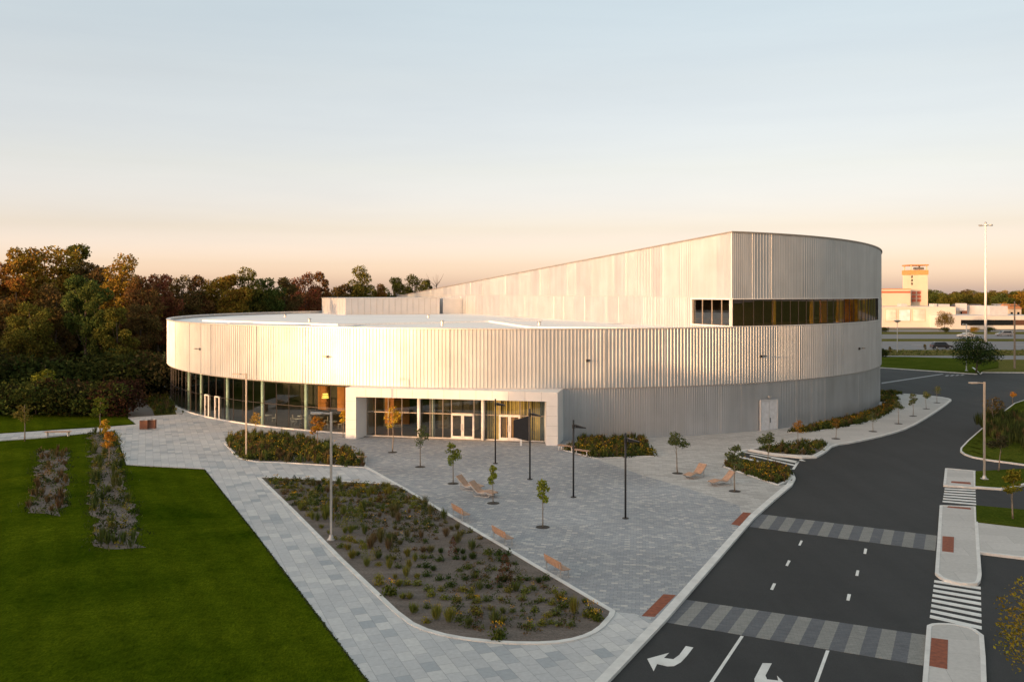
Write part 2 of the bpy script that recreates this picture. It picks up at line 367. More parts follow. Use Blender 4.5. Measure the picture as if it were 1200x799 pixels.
# right-hand lawn mound
hill_px=chaikin([(1330,438),(1200,465),(1160,495),(1128,523),(1127,530),(1145,536.5),(1200,543.5),(1320,560)],1)
hp=gp(hill_px)
struct('lawn',hp,-.2,.02,M['verge']); kerb(hp,.3)
def mound(name,poly,h,mat):
    xs=[p[0] for p in poly]; ys=[p[1] for p in poly]; n=60; mb=MB(); idx={}
    x0,x1,y0,y1=min(xs),max(xs),min(ys),max(ys)
    pts=[Vector(p) for p in poly]
    def dist(p):
        d=1e9
        for i in range(len(pts)):
            a,b=pts[i],pts[(i+1)%len(pts)]; ab=b-a; t=max(0,min(1,(p-a).dot(ab)/max(ab.length_squared,1e-6))); d=min(d,(a+ab*t-p).length)
        return d
    vs=[];fs=[]
    for i in range(n+1):
        for j in range(n+1):
            p=Vector((x0+(x1-x0)*i/n,y0+(y1-y0)*j/n)); ins=inpoly(p,poly); d=dist(p)
            z=h*min(1,d/9)**1.3 if ins else -.15
            vs.append((p.x,p.y,z+.03)); idx[(i,j)]=ins
    for i in range(n):
        for j in range(n):
            a=i*(n+1)+j
            if idx[(i,j)] and idx[(i+1,j)] and idx[(i,j+1)] and idx[(i+1,j+1)]: fs.append((a,a+n+1,a+n+2,a+1))
    mb.add(vs,fs); o=mb.build(name,mat,smooth=True); tag(o,kind='structure'); return o
mound('grass_bank',hp,1.1,M['verge'])
# medians
def med(px,name='median'):
    o=struct(name,gp(px),-.2,.0,M['concrete']); p=gp(px); kerb(p+[p[0]],.18,-.2,.014); return o
med([(1109,548.5),(1142,551.5),(1143,570.5),(1107,568)])
med([(1103,592),(1143,593.5),(1146.5,650)]+chaikin([(1148,672),(1146,682),(1138,683),(1122,682),(1105,677),(1098,671)],1)+[(1100,640)])
med([(1082,830),(1088.5,738)]+chaikin([(1089,733),(1096,730.5),(1118,731),(1138,735),(1150,744)],1)+[(1152,770),(1154,830)])
struct('lawn',gp([(1143,552),(1200,549),(1300,548),(1300,570),(1200,566),(1185,570),(1172,571.5),(1143,569.5)]),-.2,.02,M['verge'])
kerb(gp([(1143,570),(1172,572),(1185,570.5),(1200,566.5),(1300,571)]),.3)
struct('lawn',gp([(1143.5,592),(1200,597),(1320,604),(1320,625),(1200,617.5),(1144,611)]),-.2,.02,M['verge'])
struct('pavement',gp([(1144.5,612),(1200,618.5),(1320,628),(1320,668),(1200,652.5),(1147,646)]),-.2,.005,M['concrete'])
kerb(gp([(1147,646),(1200,652.5),(1320,668)]),.25)
# road markings (children of the road)
def mark(name,px,mat=None,dz=.006):
    p=gp(px,ZR); n=len(p); mb=MB(); mb.prism(p,ZR-.01,ZR+dz); return mb.build(name,mat or M['paint'],road)
for a in ([(902.5,690.2),(906,691),(909.5,683.5),(906,683)],[(920.5,662.2),(923.3,663),(926.5,656.8),(923.5,656)],[(935.5,638.5),(938,639),(940.8,633.5),(938.3,632.8)],
          [(991.8,702.8),(995.5,703.5),(997.3,696),(993.3,695.5)],[(1002.3,674),(1005.8,674.5),(1007,668.2),(1003.8,667.8)],[(1011.8,648.2),(1015,648.8),(1016.3,642.8),(1013,642.2)]): mark('lane_dash',a)
mark('lane_line',[(868,744.5),(871.5,745.3),(834.5,801),(830,801)]); mark('lane_line',[(968,761.5),(972,762),(958,801),(953.5,801)])
mark('turn_arrow',[(803.7,756.5),(812.5,758.3),(805,768),(798,775.5),(790,780),(782,780.3),(770,777.5),(766,786),(758.5,771.5),(784,764.5),(778,770.5),(789,772),(796,767)])
mark('turn_arrow',[(893.7,776.5),(904.5,776.8),(897,791),(899,795.5),(912,797),(910.6,791.2),(926,807),(903,818),(907,809),(891,808),(884.5,801),(884,795)])
def lerp(a,b,t): return (a[0]+(b[0]-a[0])*t,a[1]+(b[1]-a[1])*t)
def wl(px): return G(px[0],px[1],ZR).to_2d()
def crossing(A,B,Cc,D,n,alt=True,first=0,name='crosswalk'):  # A-B far edge, D-C near edge
    A,B,Cc,D=map(wl,(A,B,Cc,D))
    ml=MB();md=MB()
    for i in range(n):
        q=[A.lerp(B,i/n),A.lerp(B,(i+1)/n),D.lerp(Cc,(i+1)/n),D.lerp(Cc,i/n)]
        (ml if (i+first)%2 else md).prism(q,ZR-.01,ZR+.008)
    md.build(name+'_dark_paving',M['cw_d'],road); ml.build(name+'_pale_paving',M['cw_l'],road)
crossing((890,602),(1098,627.5),(1096,645),(878,617),18)
crossing((801,702),(1086,744),(1082,779.5),(775,728),18)
def zebra(A,B,Cc,D,n,duty=.52):  # stripes between left side A..D and right side B..C
    A,B,Cc,D=map(wl,(A,B,Cc,D)); 
    for i in range(n):
        t0=i/(n-1+duty); t1=(i+duty)/(n-1+duty)
        mb=MB(); mb.prism([A.lerp(D,t0),B.lerp(Cc,t0),B.lerp(Cc,t1),A.lerp(D,t1)],ZR-.01,ZR+.007); mb.build('zebra_stripe',M['paint'],road)
zebra((1095,679.3),(1149.3,687.3),(1150.5,737.3),(1089.5,723.5),8)
zebra((1107.5,569),(1143,570.5),(1144,591.5),(1104.5,588),7)
# hatched bay
for a in ([(864,533.5),(928,549.5),(926,550.5),(862,534.6)],[(880,532.7),(932,544.5),(930,545.5),(878,533.6)],[(906,535.5),(936,541.7),(934,542.6),(903,536.4)],[(934,540),(937,540.4),(931,550),(928,549.6)],[(873,529.2),(936.5,540.4),(936,541.2),(872,530)],[(938,539.5),(944,540.2),(939,537.8),(936,538.4)]): mark('bay_line',a)
mark('bay_line',[(1033,448.3),(1104,437.9),(1106,438.4),(1033,449.6)],plain('worn_paint',(.32,.32,.33),.8))
for k in range(4): mark('yield_mark',[(1107+k*6,440.6-k*.25),(1110+k*6,440.8-k*.25),(1113+k*6,439.5-k*.25),(1109.5+k*6,439.4-k*.25)],plain('worn_paint',(.32,.32,.33),.8),.005)
# far road bands
def band(name,y0,y1,mat,z=-.125,x0=30,x1=420):
    k0=(H0)/(y0-HY)*F; k1=(H0)/(y1-HY)*F
    m=MB(); m.add([(x0,k1,z),(x1,k1,z),(x1,k0,z),(x0,k0,z)],[(0,1,2,3)]); return tag(m.build(name,mat),kind='structure')
band('side_road',416,420.5,M['hwy']); band('highway',399.5,409.3,M['hwy'],x0=20); band('highway',391.3,396.5,M['hwy']); band('service_road',386,388.4,M['hwy'],x1=600)
band('verge',396.5,399.5,M['fargrass'],-.12); band('car_park',376,385,M['lot'],x1=700)
for y in (403.6,):
    for k in range(22): 
        D=H0*F/(y-HY); m=MB(); m.box((40+k*14,D,-.121),(4,.18,.01)); o=m.build('lane_dash',M['paint'],bpy.data.objects['highway'])
# ============================================================ BUILDING
B=empty('sports_centre_building',(0,0,0),0,'large round silvery ribbed-metal sports hall with a rising upper wing','building')
rng=random.Random(4)
def ribs(path_fn,L,z0,z1,mb,zones=None,depth=.06,seed=1,spc=.36):
    """path_fn(s)->(point2d, outward normal) ; s in metres"""
    r=random.Random(seed); s=0; prof=[]
    while s<L:
        zl=r.choice((3.2,4.4,6.0,2.6)); mode=r.choice((0,0,1,2)); sp=(spc,spc,spc*.62)[mode]; duty=(.5,.62,.5)[mode]; dp=(depth,depth*.8,depth*.6)[mode]
        e=min(L,s+zl)
        while s<e-1e-4:
            w=min(sp,e-s); t=w*.12
            prof+=[(s,0),(s+w*(1-duty),0),(s+w*(1-duty)+t,dp),(s+w-t,dp)]
            s+=w
    prof.append((L,0))
    vs=[];fs=[]
    for (q,d) in prof:
        p,n=path_fn(q); p=p+n*d
        a=z0(p.x,p.y) if callable(z0) else z0; b=z1(p.x,p.y) if callable(z1) else z1
        vs+=[(p.x,p.y,a),(p.x,p.y,b)]
    for i in range(len(prof)-1): a=2*i; fs.append((a,a+2,a+3,a+1))
    mb.add(vs,fs)
def arcf(th0,r=RR):
    def f(s):
        th=th0+s/r; return cp(th,r).to_2d(),Vector((math.sin(th),-math.cos(th)))
    return f
ZB,ZT,ZW0,ZW1=4.92,10.5,10.62,13.36
A=Vector((22.0,90.62)); U=Vector((-.383,.924)).normalized(); NW=Vector((-U.y,U.x)); NW=Vector((-.924,-.383)).normalized()
thA=th_at(858)
A=cp(thA).to_2d()
def ztop(x,y): return 20.0-.0545*((Vector((x,y))-A).dot(U))
# upper cladding band (full circle)
mb=MB(); ribs(arcf(R_(-175)),R_(175+0)*RR+thA*RR,ZB,ZT,mb,seed=3)
mb.build('upper_cladding',M['clad'],B)
mb=MB(); ribs(arcf(thA),R_(95)*RR-thA*RR,ZB,ZW0,mb,seed=5); mb.build('upper_cladding',M['clad'],B)
# lower ribbed wall on the right
th_p=th_at(646)
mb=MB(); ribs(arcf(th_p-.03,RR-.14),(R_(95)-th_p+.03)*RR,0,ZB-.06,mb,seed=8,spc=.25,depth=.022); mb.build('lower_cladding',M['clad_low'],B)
# shadow gap flashing between both
def ring(mb,t0,t1,r0,r1,z0,z1,n=90):
    vs=[];fs=[]
    for i in range(n+1):
        th=t0+(t1-t0)*i/n
        for r,z in ((r0,z0),(r1,z0),(r1,z1),(r0,z1)): p=cp(th,r,z); vs.append(tuple(p))
    for i in range(n):
        a=i*4;b=a+4
        fs+=[(a+1,b+1,b+2,a+2),(a+2,b+2,b+3,a+3),(a,b,b+1,a+1),(a+3,b+3,b,a)]
    fs+=[(0,1,2,3),(n*4+3,n*4+2,n*4+1,n*4)]
    mb.add(vs,fs)
m=MB(); ring(m,R_(-175),R_(95),RR-.9,RR+.02,ZB-.10,ZB-.004,200); m.build('band_flashing',M['joint'],B)
m=MB(); ring(m,R_(-178),thA-.002,RR-.35,RR+.13,ZT,ZT+.11,200); m.build('parapet_coping',M['coping'],B)
# roof
m=MB(); m.prism([cp(2*math.pi*i/120,RR-.2).to_2d() for i in range(120)],9.9,10.2); roof=m.build('roof',M['roof'],B)
m=MB()
for a,b,w in (((-30,100),(10,150),1.2),((-44,128),(8,128),.9),((-18,92),(-18,150),.8),((-2,90),(14,112),.8),((-35,112),(5,140),.7)):
    a=Vector(a);b=Vector(b); L,Q=ribbon([a,b],w); m.prism([L[0],L[1],Q[1],Q[0]],10.2,10.26+.01*w)
m.build('walkway_strip',M['roofline'],roof)
# low raised roof sections, give the roof its stepped bright edges
for pl in ([(-41,120),(-20,104),(4,122),(-12,148),(-38,146)],[(2,96),(14,93),(9,112),(-3,117)]):
    m=MB(); m.prism(pl,10.2,10.42); m.build('raised_roof_bed',M['roof'],roof)
for (x,y) in ((-25,112),(-8,104),(-33,132),(3,100),(-12,130)):
    m=MB(); m.tube([(x,y,10.2),(x,y,10.75)],.16,8); m.tube([(x,y,10.75),(x,y,10.85)],[.28,.2],8); m.build('roof_vent',M['galv'],roof)
# upper wing
END=A+U*126
thE=math.atan2(END.x-CX,CY-END.y)+2*math.pi; rE=(END-Vector((CX,CY))).length
def rad(th):
    t=max(0,min(1,(th-R_(95))/(thE-R_(95)))); t=t*t*(3-2*t); return RR+(rE-RR)*t
outer=[cp(thA+(thE-thA)*i/120,rad(thA+(thE-thA)*i/120)).to_2d() for i in range(121)]
# arc front wall, above the strip window
th_we=th_at(1030,RR) if True else 0
mb=MB(); ribs(arcf(thA),R_(95)*RR-thA*RR,ZW1,ztop,mb,seed=11,spc=.40,depth=.03); mb.build('wing_cladding',M['clad'],B)
# solid end right of the window strip
th_we=th_at(1029)
mb=MB(); ribs(arcf(th_we),(R_(95)-th_we)*RR,ZW0,ZW1,mb,seed=12); mb.build('wing_cladding',M['clad'],B)
# back of wing + low back wall
pts=[p for p in outer if math.atan2(p.x-CX,CY-p.y)%(2*math.pi)>=R_(94)]
m=MB(); vs=[];fs=[]
for p in pts: vs+=[(p.x,p.y,0),(p.x,p.y,ztop(p.x,p.y))]
for i in range(len(pts)-1): fs.append((2*i,2*i+2,2*i+3,2*i+1))
m.add(vs,fs); m.build('rear_wall',M['clad'],B)
# wing roof
m=MB(); inner=[p+ (Vector((CX,CY+10))-p).normalized()*.25 for p in outer]
n=len(inner); tri=geometry.tessellate_polygon([[Vector((p.x,p.y,0)) for p in inner]])
m.add([(p.x,p.y,ztop(p.x,p.y)-.3) for p in inner],[tuple(t) for t in tri]); m.build('wing_roof',M['roof'],B)
# chord wall (left flank of the wing)
WL=(U*6.7).length; 
tw=A+U*0
def chordf(s0): return lambda s:(A+U*(s0+s),NW.copy())
def ribrev(s0,s1,z0,z1,seed,spc=.34,depth=.02):
    # run from far to near so that the faces look outward
    r=MB(); f=lambda s:(A+U*(s1-s),NW.copy()); ribs(f,s1-s0,z0,z1,r,seed=seed,spc=spc,depth=depth); return r
WIN_L=7.1
ribrev(0,WIN_L,ZW1,ztop,21).build('flank_cladding',M['clad'],B)
ribrev(WIN_L,126,13.6,ztop,22).build('flank_cladding',M['clad'],B)
ribrev(WIN_L,126,4,13.54,23).build('flank_cladding',M['clad'],B)
ribrev(0,WIN_L,9.5,ZW0,24).build('flank_cladding',M['clad'],B)
m=MB(); m.bar((*(A+U*WIN_L-NW*.04),13.57),(*(A+U*126-NW*.04),13.57),.1,.08); m.build('seam_flashing',M['coping'],B)
# wing coping
m=MB(); vs=[];fs=[]
pp=[A+U*126*(1-i/20) for i in range(20)]+outer
for i,p in enumerate(pp):
    a=pp[max(i-1,0)]; b=pp[min(i+1,len(pp)-1)]; d=(b-a).normalized(); nn=Vector((d.y,-d.x))
    if i==20: nn=(NW+Vector((math.sin(thA),-math.cos(thA)))).normalized()*1.15
    z=ztop(p.x,p.y)
    for o_,zz in ((-.3,z),(.14,z),(.14,z+.14),(-.3,z+.14)): q=p+nn*o_; vs.append((q.x,q.y,zz))
for i in range(len(pp)-1):
    a=i*4;b=a+4; fs+=[(a+1,b+1,b+2,a+2),(a+2,b+2,b+3,a+3),(a,b,b+1,a+1),(a+3,b+3,b,a)]
m.add(vs,fs); m.build('wing_coping',plain('dark_coping',(.36,.33,.30),.5,.5),B)
# strip window of the wing
def pane_run(name_root,P,zs,gmat,fmat,fw=.09,parent=None,back=None,label=None,every=1,thick=1):
    """P list of plan points; one window part per bay with pane sub-part"""
    for i in range(len(P)-1):
        a,b=P[i],P[i+1]; fr=MB(); d=(b-a).normalized()
        fr.bar((a.x,a.y,zs[0]),(a.x,a.y,zs[-1]),fw,fw*1.3)
        for z in zs: fr.bar((a.x,a.y,z),(b.x,b.y,z),fw*1.2,fw)
        if i==len(P)-2: fr.bar((b.x,b.y,zs[0]),(b.x,b.y,zs[-1]),fw,fw*1.3)
        fo=fr.build(name_root,fmat,parent or B)
        gl=MB(); gl.add([(a.x,a.y,zs[0]),(b.x,b.y,zs[0]),(b.x,b.y,zs[-1]),(a.x,a.y,zs[-1])],[(0,1,2,3)]); gl.build('pane',gmat,fo)
nb=24
P=[cp(thA+.004+(th_we-thA-.006)*i/nb,RR-.12).to_2d() for i in range(nb+1)]
pane_run('strip_window',P,(ZW0+.05,ZW1-.03),M['glassd'],M['mull'],.06)
P=[A+U*(WIN_L-.1-(WIN_L-.3)*i/4)-NW*.1 for i in range(5)]
pane_run('flank_window',P,(ZW0+.05,ZW1-.05),M['glassd'],M['mullw'],.08)
m=MB()
for z in (ZW0,ZW1): m.bar((*(A+U*(WIN_L)+NW*.05),z),(*(A+NW*.05),z),.3,.12)
m.bar((*(A+U*WIN_L+NW*.05),ZW0),(*(A+U*WIN_L+NW*.05),ZW1),.12,.3)
m.box((A.x-.1,A.y+.12,(ZW0+ZW1)/2),(.26,.26,ZW1-ZW0+.2)); ring(m,thA,th_we,RR-.3,RR+.10,ZW0-.04,ZW0+.02); ring(m,thA,th_we,RR-.3,RR+.10,ZW1-.03,ZW1+.04)
m.build('window_surround',M['white'],B)
# room behind the strip
m=MB(); ring(m,thA+.02,th_we+.04,RR-9,RR-.2,ZW0-.2,ZW0-.06); m.build('room_floor',M['int_floor'],B)
m=MB(); ring(m,thA+.02,th_we+.06,RR-9,RR-.2,ZW1+.1,ZW1+.2); m.build('room_ceiling',M['int_dark'],B)
m=MB(); ring(m,thA+.05,th_we+.06,RR-9.2,RR-8,ZW0-.1,ZW1+.1); m.build('room_wall',M['int_dark'],B)
for px in (907,951,983,992,1004,1012):
    th=th_at(px,RR-.6); p=cp(th,RR-.6); m=MB(); m.tube([(p.x,p.y,ZW0),(p.x,p.y,ZW1)],.22 if px<960 else .35,10); m.build('column',M['yel'] if px!=992 else M['int_orange'],B)
for px in (965,986,998,1019):
    p=cp(th_at(px,RR-1.6),RR-1.6); m=MB(); m.box((p.x,p.y,ZW0+1.3),(1.1,.3,2.5),th_at(px)); m.build('reflection_panel',plain('bright_orange_reflection',(.8,.32,.06),.6),B)  # orange boards stand in for reflections at the strip's right end
# roof-top plant room
bl=Vector((-35.3,168.5)); bf=Vector((-27.9,152)); br=Vector((-12.9,161.8)); bk=bl+(br-bf)
m=MB(); m.prism([bf,br,bk,bl],10.2,13.0); pr=m.build('plant_room',M['pent'],B)
m=MB(); e=.12
cc=(bf+br+bk+bl)/4; m.prism([p+(p-cc).normalized()*.16 for p in (bf,br,bk,bl)],13.0,13.12); m.build('coping',M['coping'],pr)
for a,b in ((bf,br),(bl,bf)):
    d=(b-a).normalized(); nn=Vector((d.y,-d.x)); L=(b-a).length; m=MB(); k=1.1
    while k<L-.3: q=a+d*k+nn*.01; m.bar((q.x,q.y,10.25),(q.x,q.y,12.98),.04,.03); k+=1.15
    m.build('panel_joint',M['joint'],pr)
p2=A+U*70; c1=Vector((-12.4,163)); c2=Vector((-7.6,166.5))
m=MB(); m.prism([c1,c2,c2+Vector((-4,9)),c1+Vector((-4,9))],10.2,13.0); lw=m.build('link_block',M['pent'],B)
# ---- ground-floor curtain wall, left
RG=RR-.42
th0=R_(-112); th1=th_at(405,RG)
nbay=44
P=[cp(th0+(th1-th0)*i/nbay,RG).to_2d() for i in range(nbay+1)]
pane_run('curtain_wall_bay',P,(.12,2.45,ZB-.12),M['glass'],M['mull'],.055)
m=MB(); ring(m,th0,th1,RG-.2,RG+.12,0,.13); m.build('plinth',M['kerb'],B)
# door pair in curtain wall
for px in (243,255):
    th=th_at(px,RG); p=cp(th,RG+.06); d=Vector((math.cos(th),math.sin(th))); q=p.to_2d()
    m=MB(); a=q-d*.45;b=q+d*.45
    m.bar((a.x,a.y,0.05),(a.x,a.y,2.5),.14,.14); m.bar((b.x,b.y,0.05),(b.x,b.y,2.5),.14,.14); m.bar((a.x,a.y,2.5),(b.x,b.y,2.5),.14,.14)
    dd=m.build('glass_door',M['doorw'],B); m=MB(); m.bar((*(a+d*.12),1.0),(*(a+d*.12),1.3),.05,.06); m.build('handle',M['black'],dd)
for px in (222,236.5,267,308,359):
    th=th_at(px,RG-.27); p=cp(th,RG-.27); m=MB(); m.tube([(p.x,p.y,0),(p.x,p.y,ZB)],.2,12); m.build('column',M['col'],B,smooth=True)
# interior
m=MB(); m.prism([cp(R_(a),RG-.1).to_2d() for a in range(-118,100,3)]+[Vector((CX+20,CY+8)),Vector((CX-20,CY+8))],-.05,.06); m.build('interior_floor',M['int_floor'],B)
m=MB(); m.prism([cp(R_(a),RG-.3).to_2d() for a in range(-118,90,3)]+[Vector((CX+20,CY+8)),Vector((CX-20,CY+8))],4.6,4.8); m.build('interior_ceiling',M['int_dark'],B)
m=MB(); ring(m,R_(-118),R_(12),RG-15,RG-14.5,0,4.6); m.build('interior_wall',M['int_dark'],B)
m=MB()
for a in (-34,-30,-26.5): ring(m,R_(a),R_(a+2.2),RG-8,RG-7.7,1.0,4.2,6)
m.build('reflection_panel',M['int_orange'],B)  # orange boards imitate the reflection in the curved glass wall
# ring lamp (lit)
p=cp(th_at(348),RG-4); 
t=empty('ring_pendant_lamp',(p.x,p.y,0),0,'glowing yellow ring lamp hanging inside the round glazed hall','lamp')
m=MB()
for k,z in enumerate((2.9,3.1,3.3)): 
    q=[(.34*math.cos(a)*(1-.1*k),.34*math.sin(a)*(1-.1*k),z) for a in [i*math.pi/10 for i in range(21)]]; m.tube(q,.035,6,cap=False)
m.build('glowing_ring',M['lampon'],t); m=MB(); m.tube([(0,0,3.3),(0,0,4.6)],.015,5); m.build('cable',M['black'],t)
# cafe furniture
def cafe_table():
    t=empty('cafe_table',(0,0,0),0,'round-topped cafe table behind the curved glass wall','table','cafe tables behind the glass wall')
    m=MB(); m.tube([(0,0,.72),(0,0,.76)],.42,20); m.build('table_top',M['white'],t)
    m=MB(); m.tube([(0,0,.03),(0,0,.72)],.035,8); m.tube([(0,0,0),(0,0,.03)],.25,14); m.build('pedestal',M['black'],t); return reg(t)
def cafe_chair():
    t=empty('cafe_chair',(0,0,0),0,'pale cafe chair beside a table behind the curved glass wall','chair','cafe chairs behind the glass wall')
    m=MB(); m.box((0,0,.45),(.42,.42,.04)); m.build('seat',M['doorw'],t)
    m=MB(); m.box((0,.2,.72),(.40,.04,.3)); m.build('backrest',M['doorw'],t)
    for sx in (-.17,.17):
        for sy in (-.17,.17): m=MB(); m.tube([(sx,sy,0),(sx,sy,.44 if sy<0 else .6)],.015,5); m.build('leg',M['galv'],t)
    return reg(t)
t0=cafe_table(); c0=cafe_chair(); first=True
for i,px in enumerate((290,318,330,342,372,385)):
    th=th_at(px); p=cp(th,RG-2.2-(i%2)*1.6,.06)
    o=t0 if i==0 else copy_tree(t0); o.location=p
    for s in (-1,1):
        c=c0 if first else copy_tree(c0); first=False
        c.location=(p.x+s*.7,p.y,.06); c.rotation_euler=(0,0,-s*math.pi/2)
# ---- entrance portal
PL=G(405,513.7).to_2d(); PR=G(653.5,522.3).to_2d(); ex=(PR-PL).normalized(); ey=Vector((-ex.y,ex.x)); W=(PR-PL).length
def pw(u,v): return PL+ex*u+ey*v
ZL0,ZL1=4.02,4.88
wl_=1.05; wr=1.05; dep=1.7; sp=.45
m=MB()
m.prism([pw(0,0),pw(wl_,0),pw(wl_+sp,dep),pw(wl_+sp,3.6),pw(0,3.6)],0,ZL0)
m.prism([pw(W-wr,0),pw(W,0),pw(W,4.2),pw(W-wr-sp,4.2),pw(W-wr-sp,dep)],0,ZL0)
m.prism([pw(0,0),pw(W,0),pw(W,3.6),pw(0,3.6)],ZL0,ZL1)
po=m.build('entrance_portal',M['white'],B)
m=MB(); k=wl_+1.0
while k<W-1.2: q=pw(k,-.004); m.bar((q.x,q.y,ZL0+.01),(q.x,q.y,ZL1-.01),.018,.012); k+=1.55
for z in (.9,1.8,2.7,3.6):
    for u0,u1 in ((0.01,wl_-.01),(W-wr+.01,W-.01)): a=pw(u0,-.004);b=pw(u1,-.004); m.bar((a.x,a.y,z),(b.x,b.y,z),.012,.015)
a=pw(wl_,-.004)
m.build('panel_joint',M['joint'],po)
g0=wl_+sp; g1=W-wr-sp
def gx(px,v=dep):  # plan u of an image column on the recessed glass plane
    s=(px-600)/F; o=pw(0,v); # (o+ex*u).x = s*(o+ex*u).y
    return (s*o.y-o.x)/(ex.x-s*ex.y)
cols=[g0]+[gx(x) for x in (440,455,471,491,504,519,529,555.5,566,585,609.5,620)]+[g1]
for i in range(len(cols)-1):
    a=pw(cols[i],dep); b=pw(cols[i+1],dep); fr=MB(); isd=i in (7,10)
    zs=(.12,2.42,ZL0) if not isd else (2.5,ZL0)
    for z in zs: fr.bar((a.x,a.y,z),(b.x,b.y,z),.09,.07)
    fr.bar((a.x,a.y,zs[0]),(a.x,a.y,ZL0),.07,.1)
    fo=fr.build('entrance_glazing_bay',M['mullw'],B)
    gl=MB(); gl.add([(a.x,a.y,zs[0]),(b.x,b.y,zs[0]),(b.x,b.y,ZL0),(a.x,a.y,ZL0)],[(0,1,2,3)]); gl.build('pane',M['glass'],fo)
    if isd:
        mid=(a+b)/2
        for (c,d,s) in ((a,mid,1),(mid,b,-1)):
            dr=MB(); c2=c+ex*.06; d2=d-ex*.06; ff=-ey*.05
            for q in (c2+ff,d2+ff): dr.bar((q.x,q.y,.03),(q.x,q.y,2.46),.17,.1)
            for z,h in ((.18,.3),(2.38,.18)): dr.bar((*(c2+ff),z),(*(d2+ff),z),.1,h)
            do=dr.build('entrance_door',M['doorw'],B)
            gl=MB(); gl.add([(c.x,c.y,.2),(d.x,d.y,.2),(d.x,d.y,2.4),(c.x,c.y,2.4)],[(0,1,2,3)]); gl.build('pane',M['glassd'],do)
            q=(mid+ (c-mid).normalized()*.16)-ey*.14; hb=MB(); hb.tube([(q.x,q.y,.9),(q.x,q.y,1.5)],.02,6); hb.build('handle',M['galv'],do)
for px,mt,v in ((491,M['white'],-.3),(566,M['white'],-.3),(508,M['white'],.5)):
    q=pw(gx(px,dep+v),dep+v); m=MB(); m.tube([(q.x,q.y,0),(q.x,q.y,ZL0)],.17,12); m.build('column',mt,B,smooth=True)
m=MB(); q0,q1=pw(g0-.2,dep-.1),pw(g1,dep-.1); m.prism([pw(g0,dep-.18),pw(g1,dep-.18),pw(g1,dep+.15),pw(g0,dep+.15)],0,.115); m.build('threshold',M['kerb'],B)
# warm timber fins inside, right of the doors
m=MB(); r=random.Random(3)
for k in range(26):
    u=gx(572+k*2.4,dep+.5)
    q=pw(u,dep+.4+.3*r.random()); m.box((q.x,q.y,2.0),(.13,.05,4.0),math.atan2(ex.y,ex.x))
m.build('timber_fin_screen',plain('golden_timber',(.85,.60,.20),.5),B)
m=MB(); q=[pw(g0-.4,dep+6),pw(g1+.4,dep+6),pw(g1+.4,dep+6.2),pw(g0-.4,dep+6.2)]; m.prism(q,.06,4.6); m.build('lobby_wall',M['int_dark'],B)
m=MB(); q=[pw(g0,dep+5.2),pw(g0+2.6,dep+5.2),pw(g0+2.6,dep+5.5),pw(g0,dep+5.5)]; m.prism(q,.5,3.6); m.build('reflection_panel',M['int_orange'],B)  # orange board stands in for reflections in the entrance panes
m=MB(); m.prism([pw(0.2,dep-.5),pw(W-.2,dep-.5),pw(W-.2,dep+7),pw(.2,dep+7)],-.02,.062); m.build('lobby_floor',M['int_floor'],B)
# service door on the right
th=th_at(900.5); d=Vector((math.cos(th),math.sin(th))); nn=Vector((math.sin(th),-math.cos(th))); q=cp(th,RR+.03).to_2d()
m=MB(); m.box((q.x,q.y,1.5),(2.2,.16,2.96),th); sd=m.build('service_door',plain('pale_grey_door',(.60,.62,.65),.5),B)
m=MB(); a=q+nn*.085; m.box((a.x,a.y,1.5),(.03,.02,2.9),th); m.build('door_seam',M['galv'],sd)
a=q+nn*.1+d*.12; m=MB(); m.box((a.x,a.y,1.0),(.05,.06,.5),th); m.build('handle',M['black'],sd)
a=q+nn*.03; m=MB(); 
for s in (-1,1): c_=a+d*s*1.16; m.box((c_.x,c_.y,1.5),(.1,.2,3.0),th)
m.box((a.x,a.y,3.04),(2.42,.2,.1),th); m.build('door_frame',M['pent'],sd)
a=q+nn*.15; m=MB(); m.box((a.x,a.y,3.42),(.34,.25,.16),th); m.tube([(a.x,a.y,3.34),(a.x,a.y,3.22)],[.16,.1],8); m.build('wall_light',M['galv'],B)
for px,y in ((235,409),(384,418),(688,422.5),(891,417.5),(1006,408.5)):
    th=th_at(px); p=cp(th,RR+.12); z=H0-(y-HY)*p.y/F; nn=Vector((math.sin(th),-math.cos(th))); d=Vector((math.cos(th),math.sin(th)))
    m=MB(); m.box((p.x,p.y,z),(.2,.16,.26),th); q=p.to_2d()+nn*.45; m.bar((p.x,p.y,z),(q.x,q.y,z+.05),.05,.04); m.box((q.x,q.y,z+.06),(.42,.3,.08),th)
    m.build('wall_light',M['black'] if px>600 else M['bolt'],B)
# ============================================================ LIGHT POLES
def street_light(loc,h,label,rz=0,mat='tan',arm=1.15):
    t=empty('street_lamp',loc,rz,label,'street lamp')
    m=MB(); m.box((0,0,.04),(.42,.42,.08)); m.tube([(0,0,.08),(0,0,.3)],[.17,.1],10); m.build('base',M['galv'],t)
    m=MB(); m.box((0,0,(h+.1)/2),(.12,.12,h-.1)); m.build('pole',M[mat],t)
    m=MB(); m.bar((-.07,0,h-.08),(-.55,0,h-.05),.08,.07); m.build('arm',M[mat],t)
    m=MB(); m.prism([(-.5,-.14),(-arm,-.11),(-arm,.11),(-.5,.14)],h-.1,h-.01); hd=m.build('lamp_head',M[mat],t)
    m=MB(); m.box((-.5-(arm-.5)/2,0,h-.108),(.45,.18,.012)); m.build('lens',M['lens'],hd)
    return t
street_light(G(288.5,537.5),7.2,'tall pale lamp post rising from the dense planting bed by the curved glass wall')
street_light(G(388,633),7.25,'tall grey lamp post standing at the left edge of the large planting bed',mat='galv')
street_light(G(1153.5,561.5),7.3,'tall beige lamp post on the small grass island beside the zebra crossing')
street_light(G(1132.5,434.5),8.4,'thin white lamp post on the grass verge beyond the asphalt drive',mat='white',arm=.7)
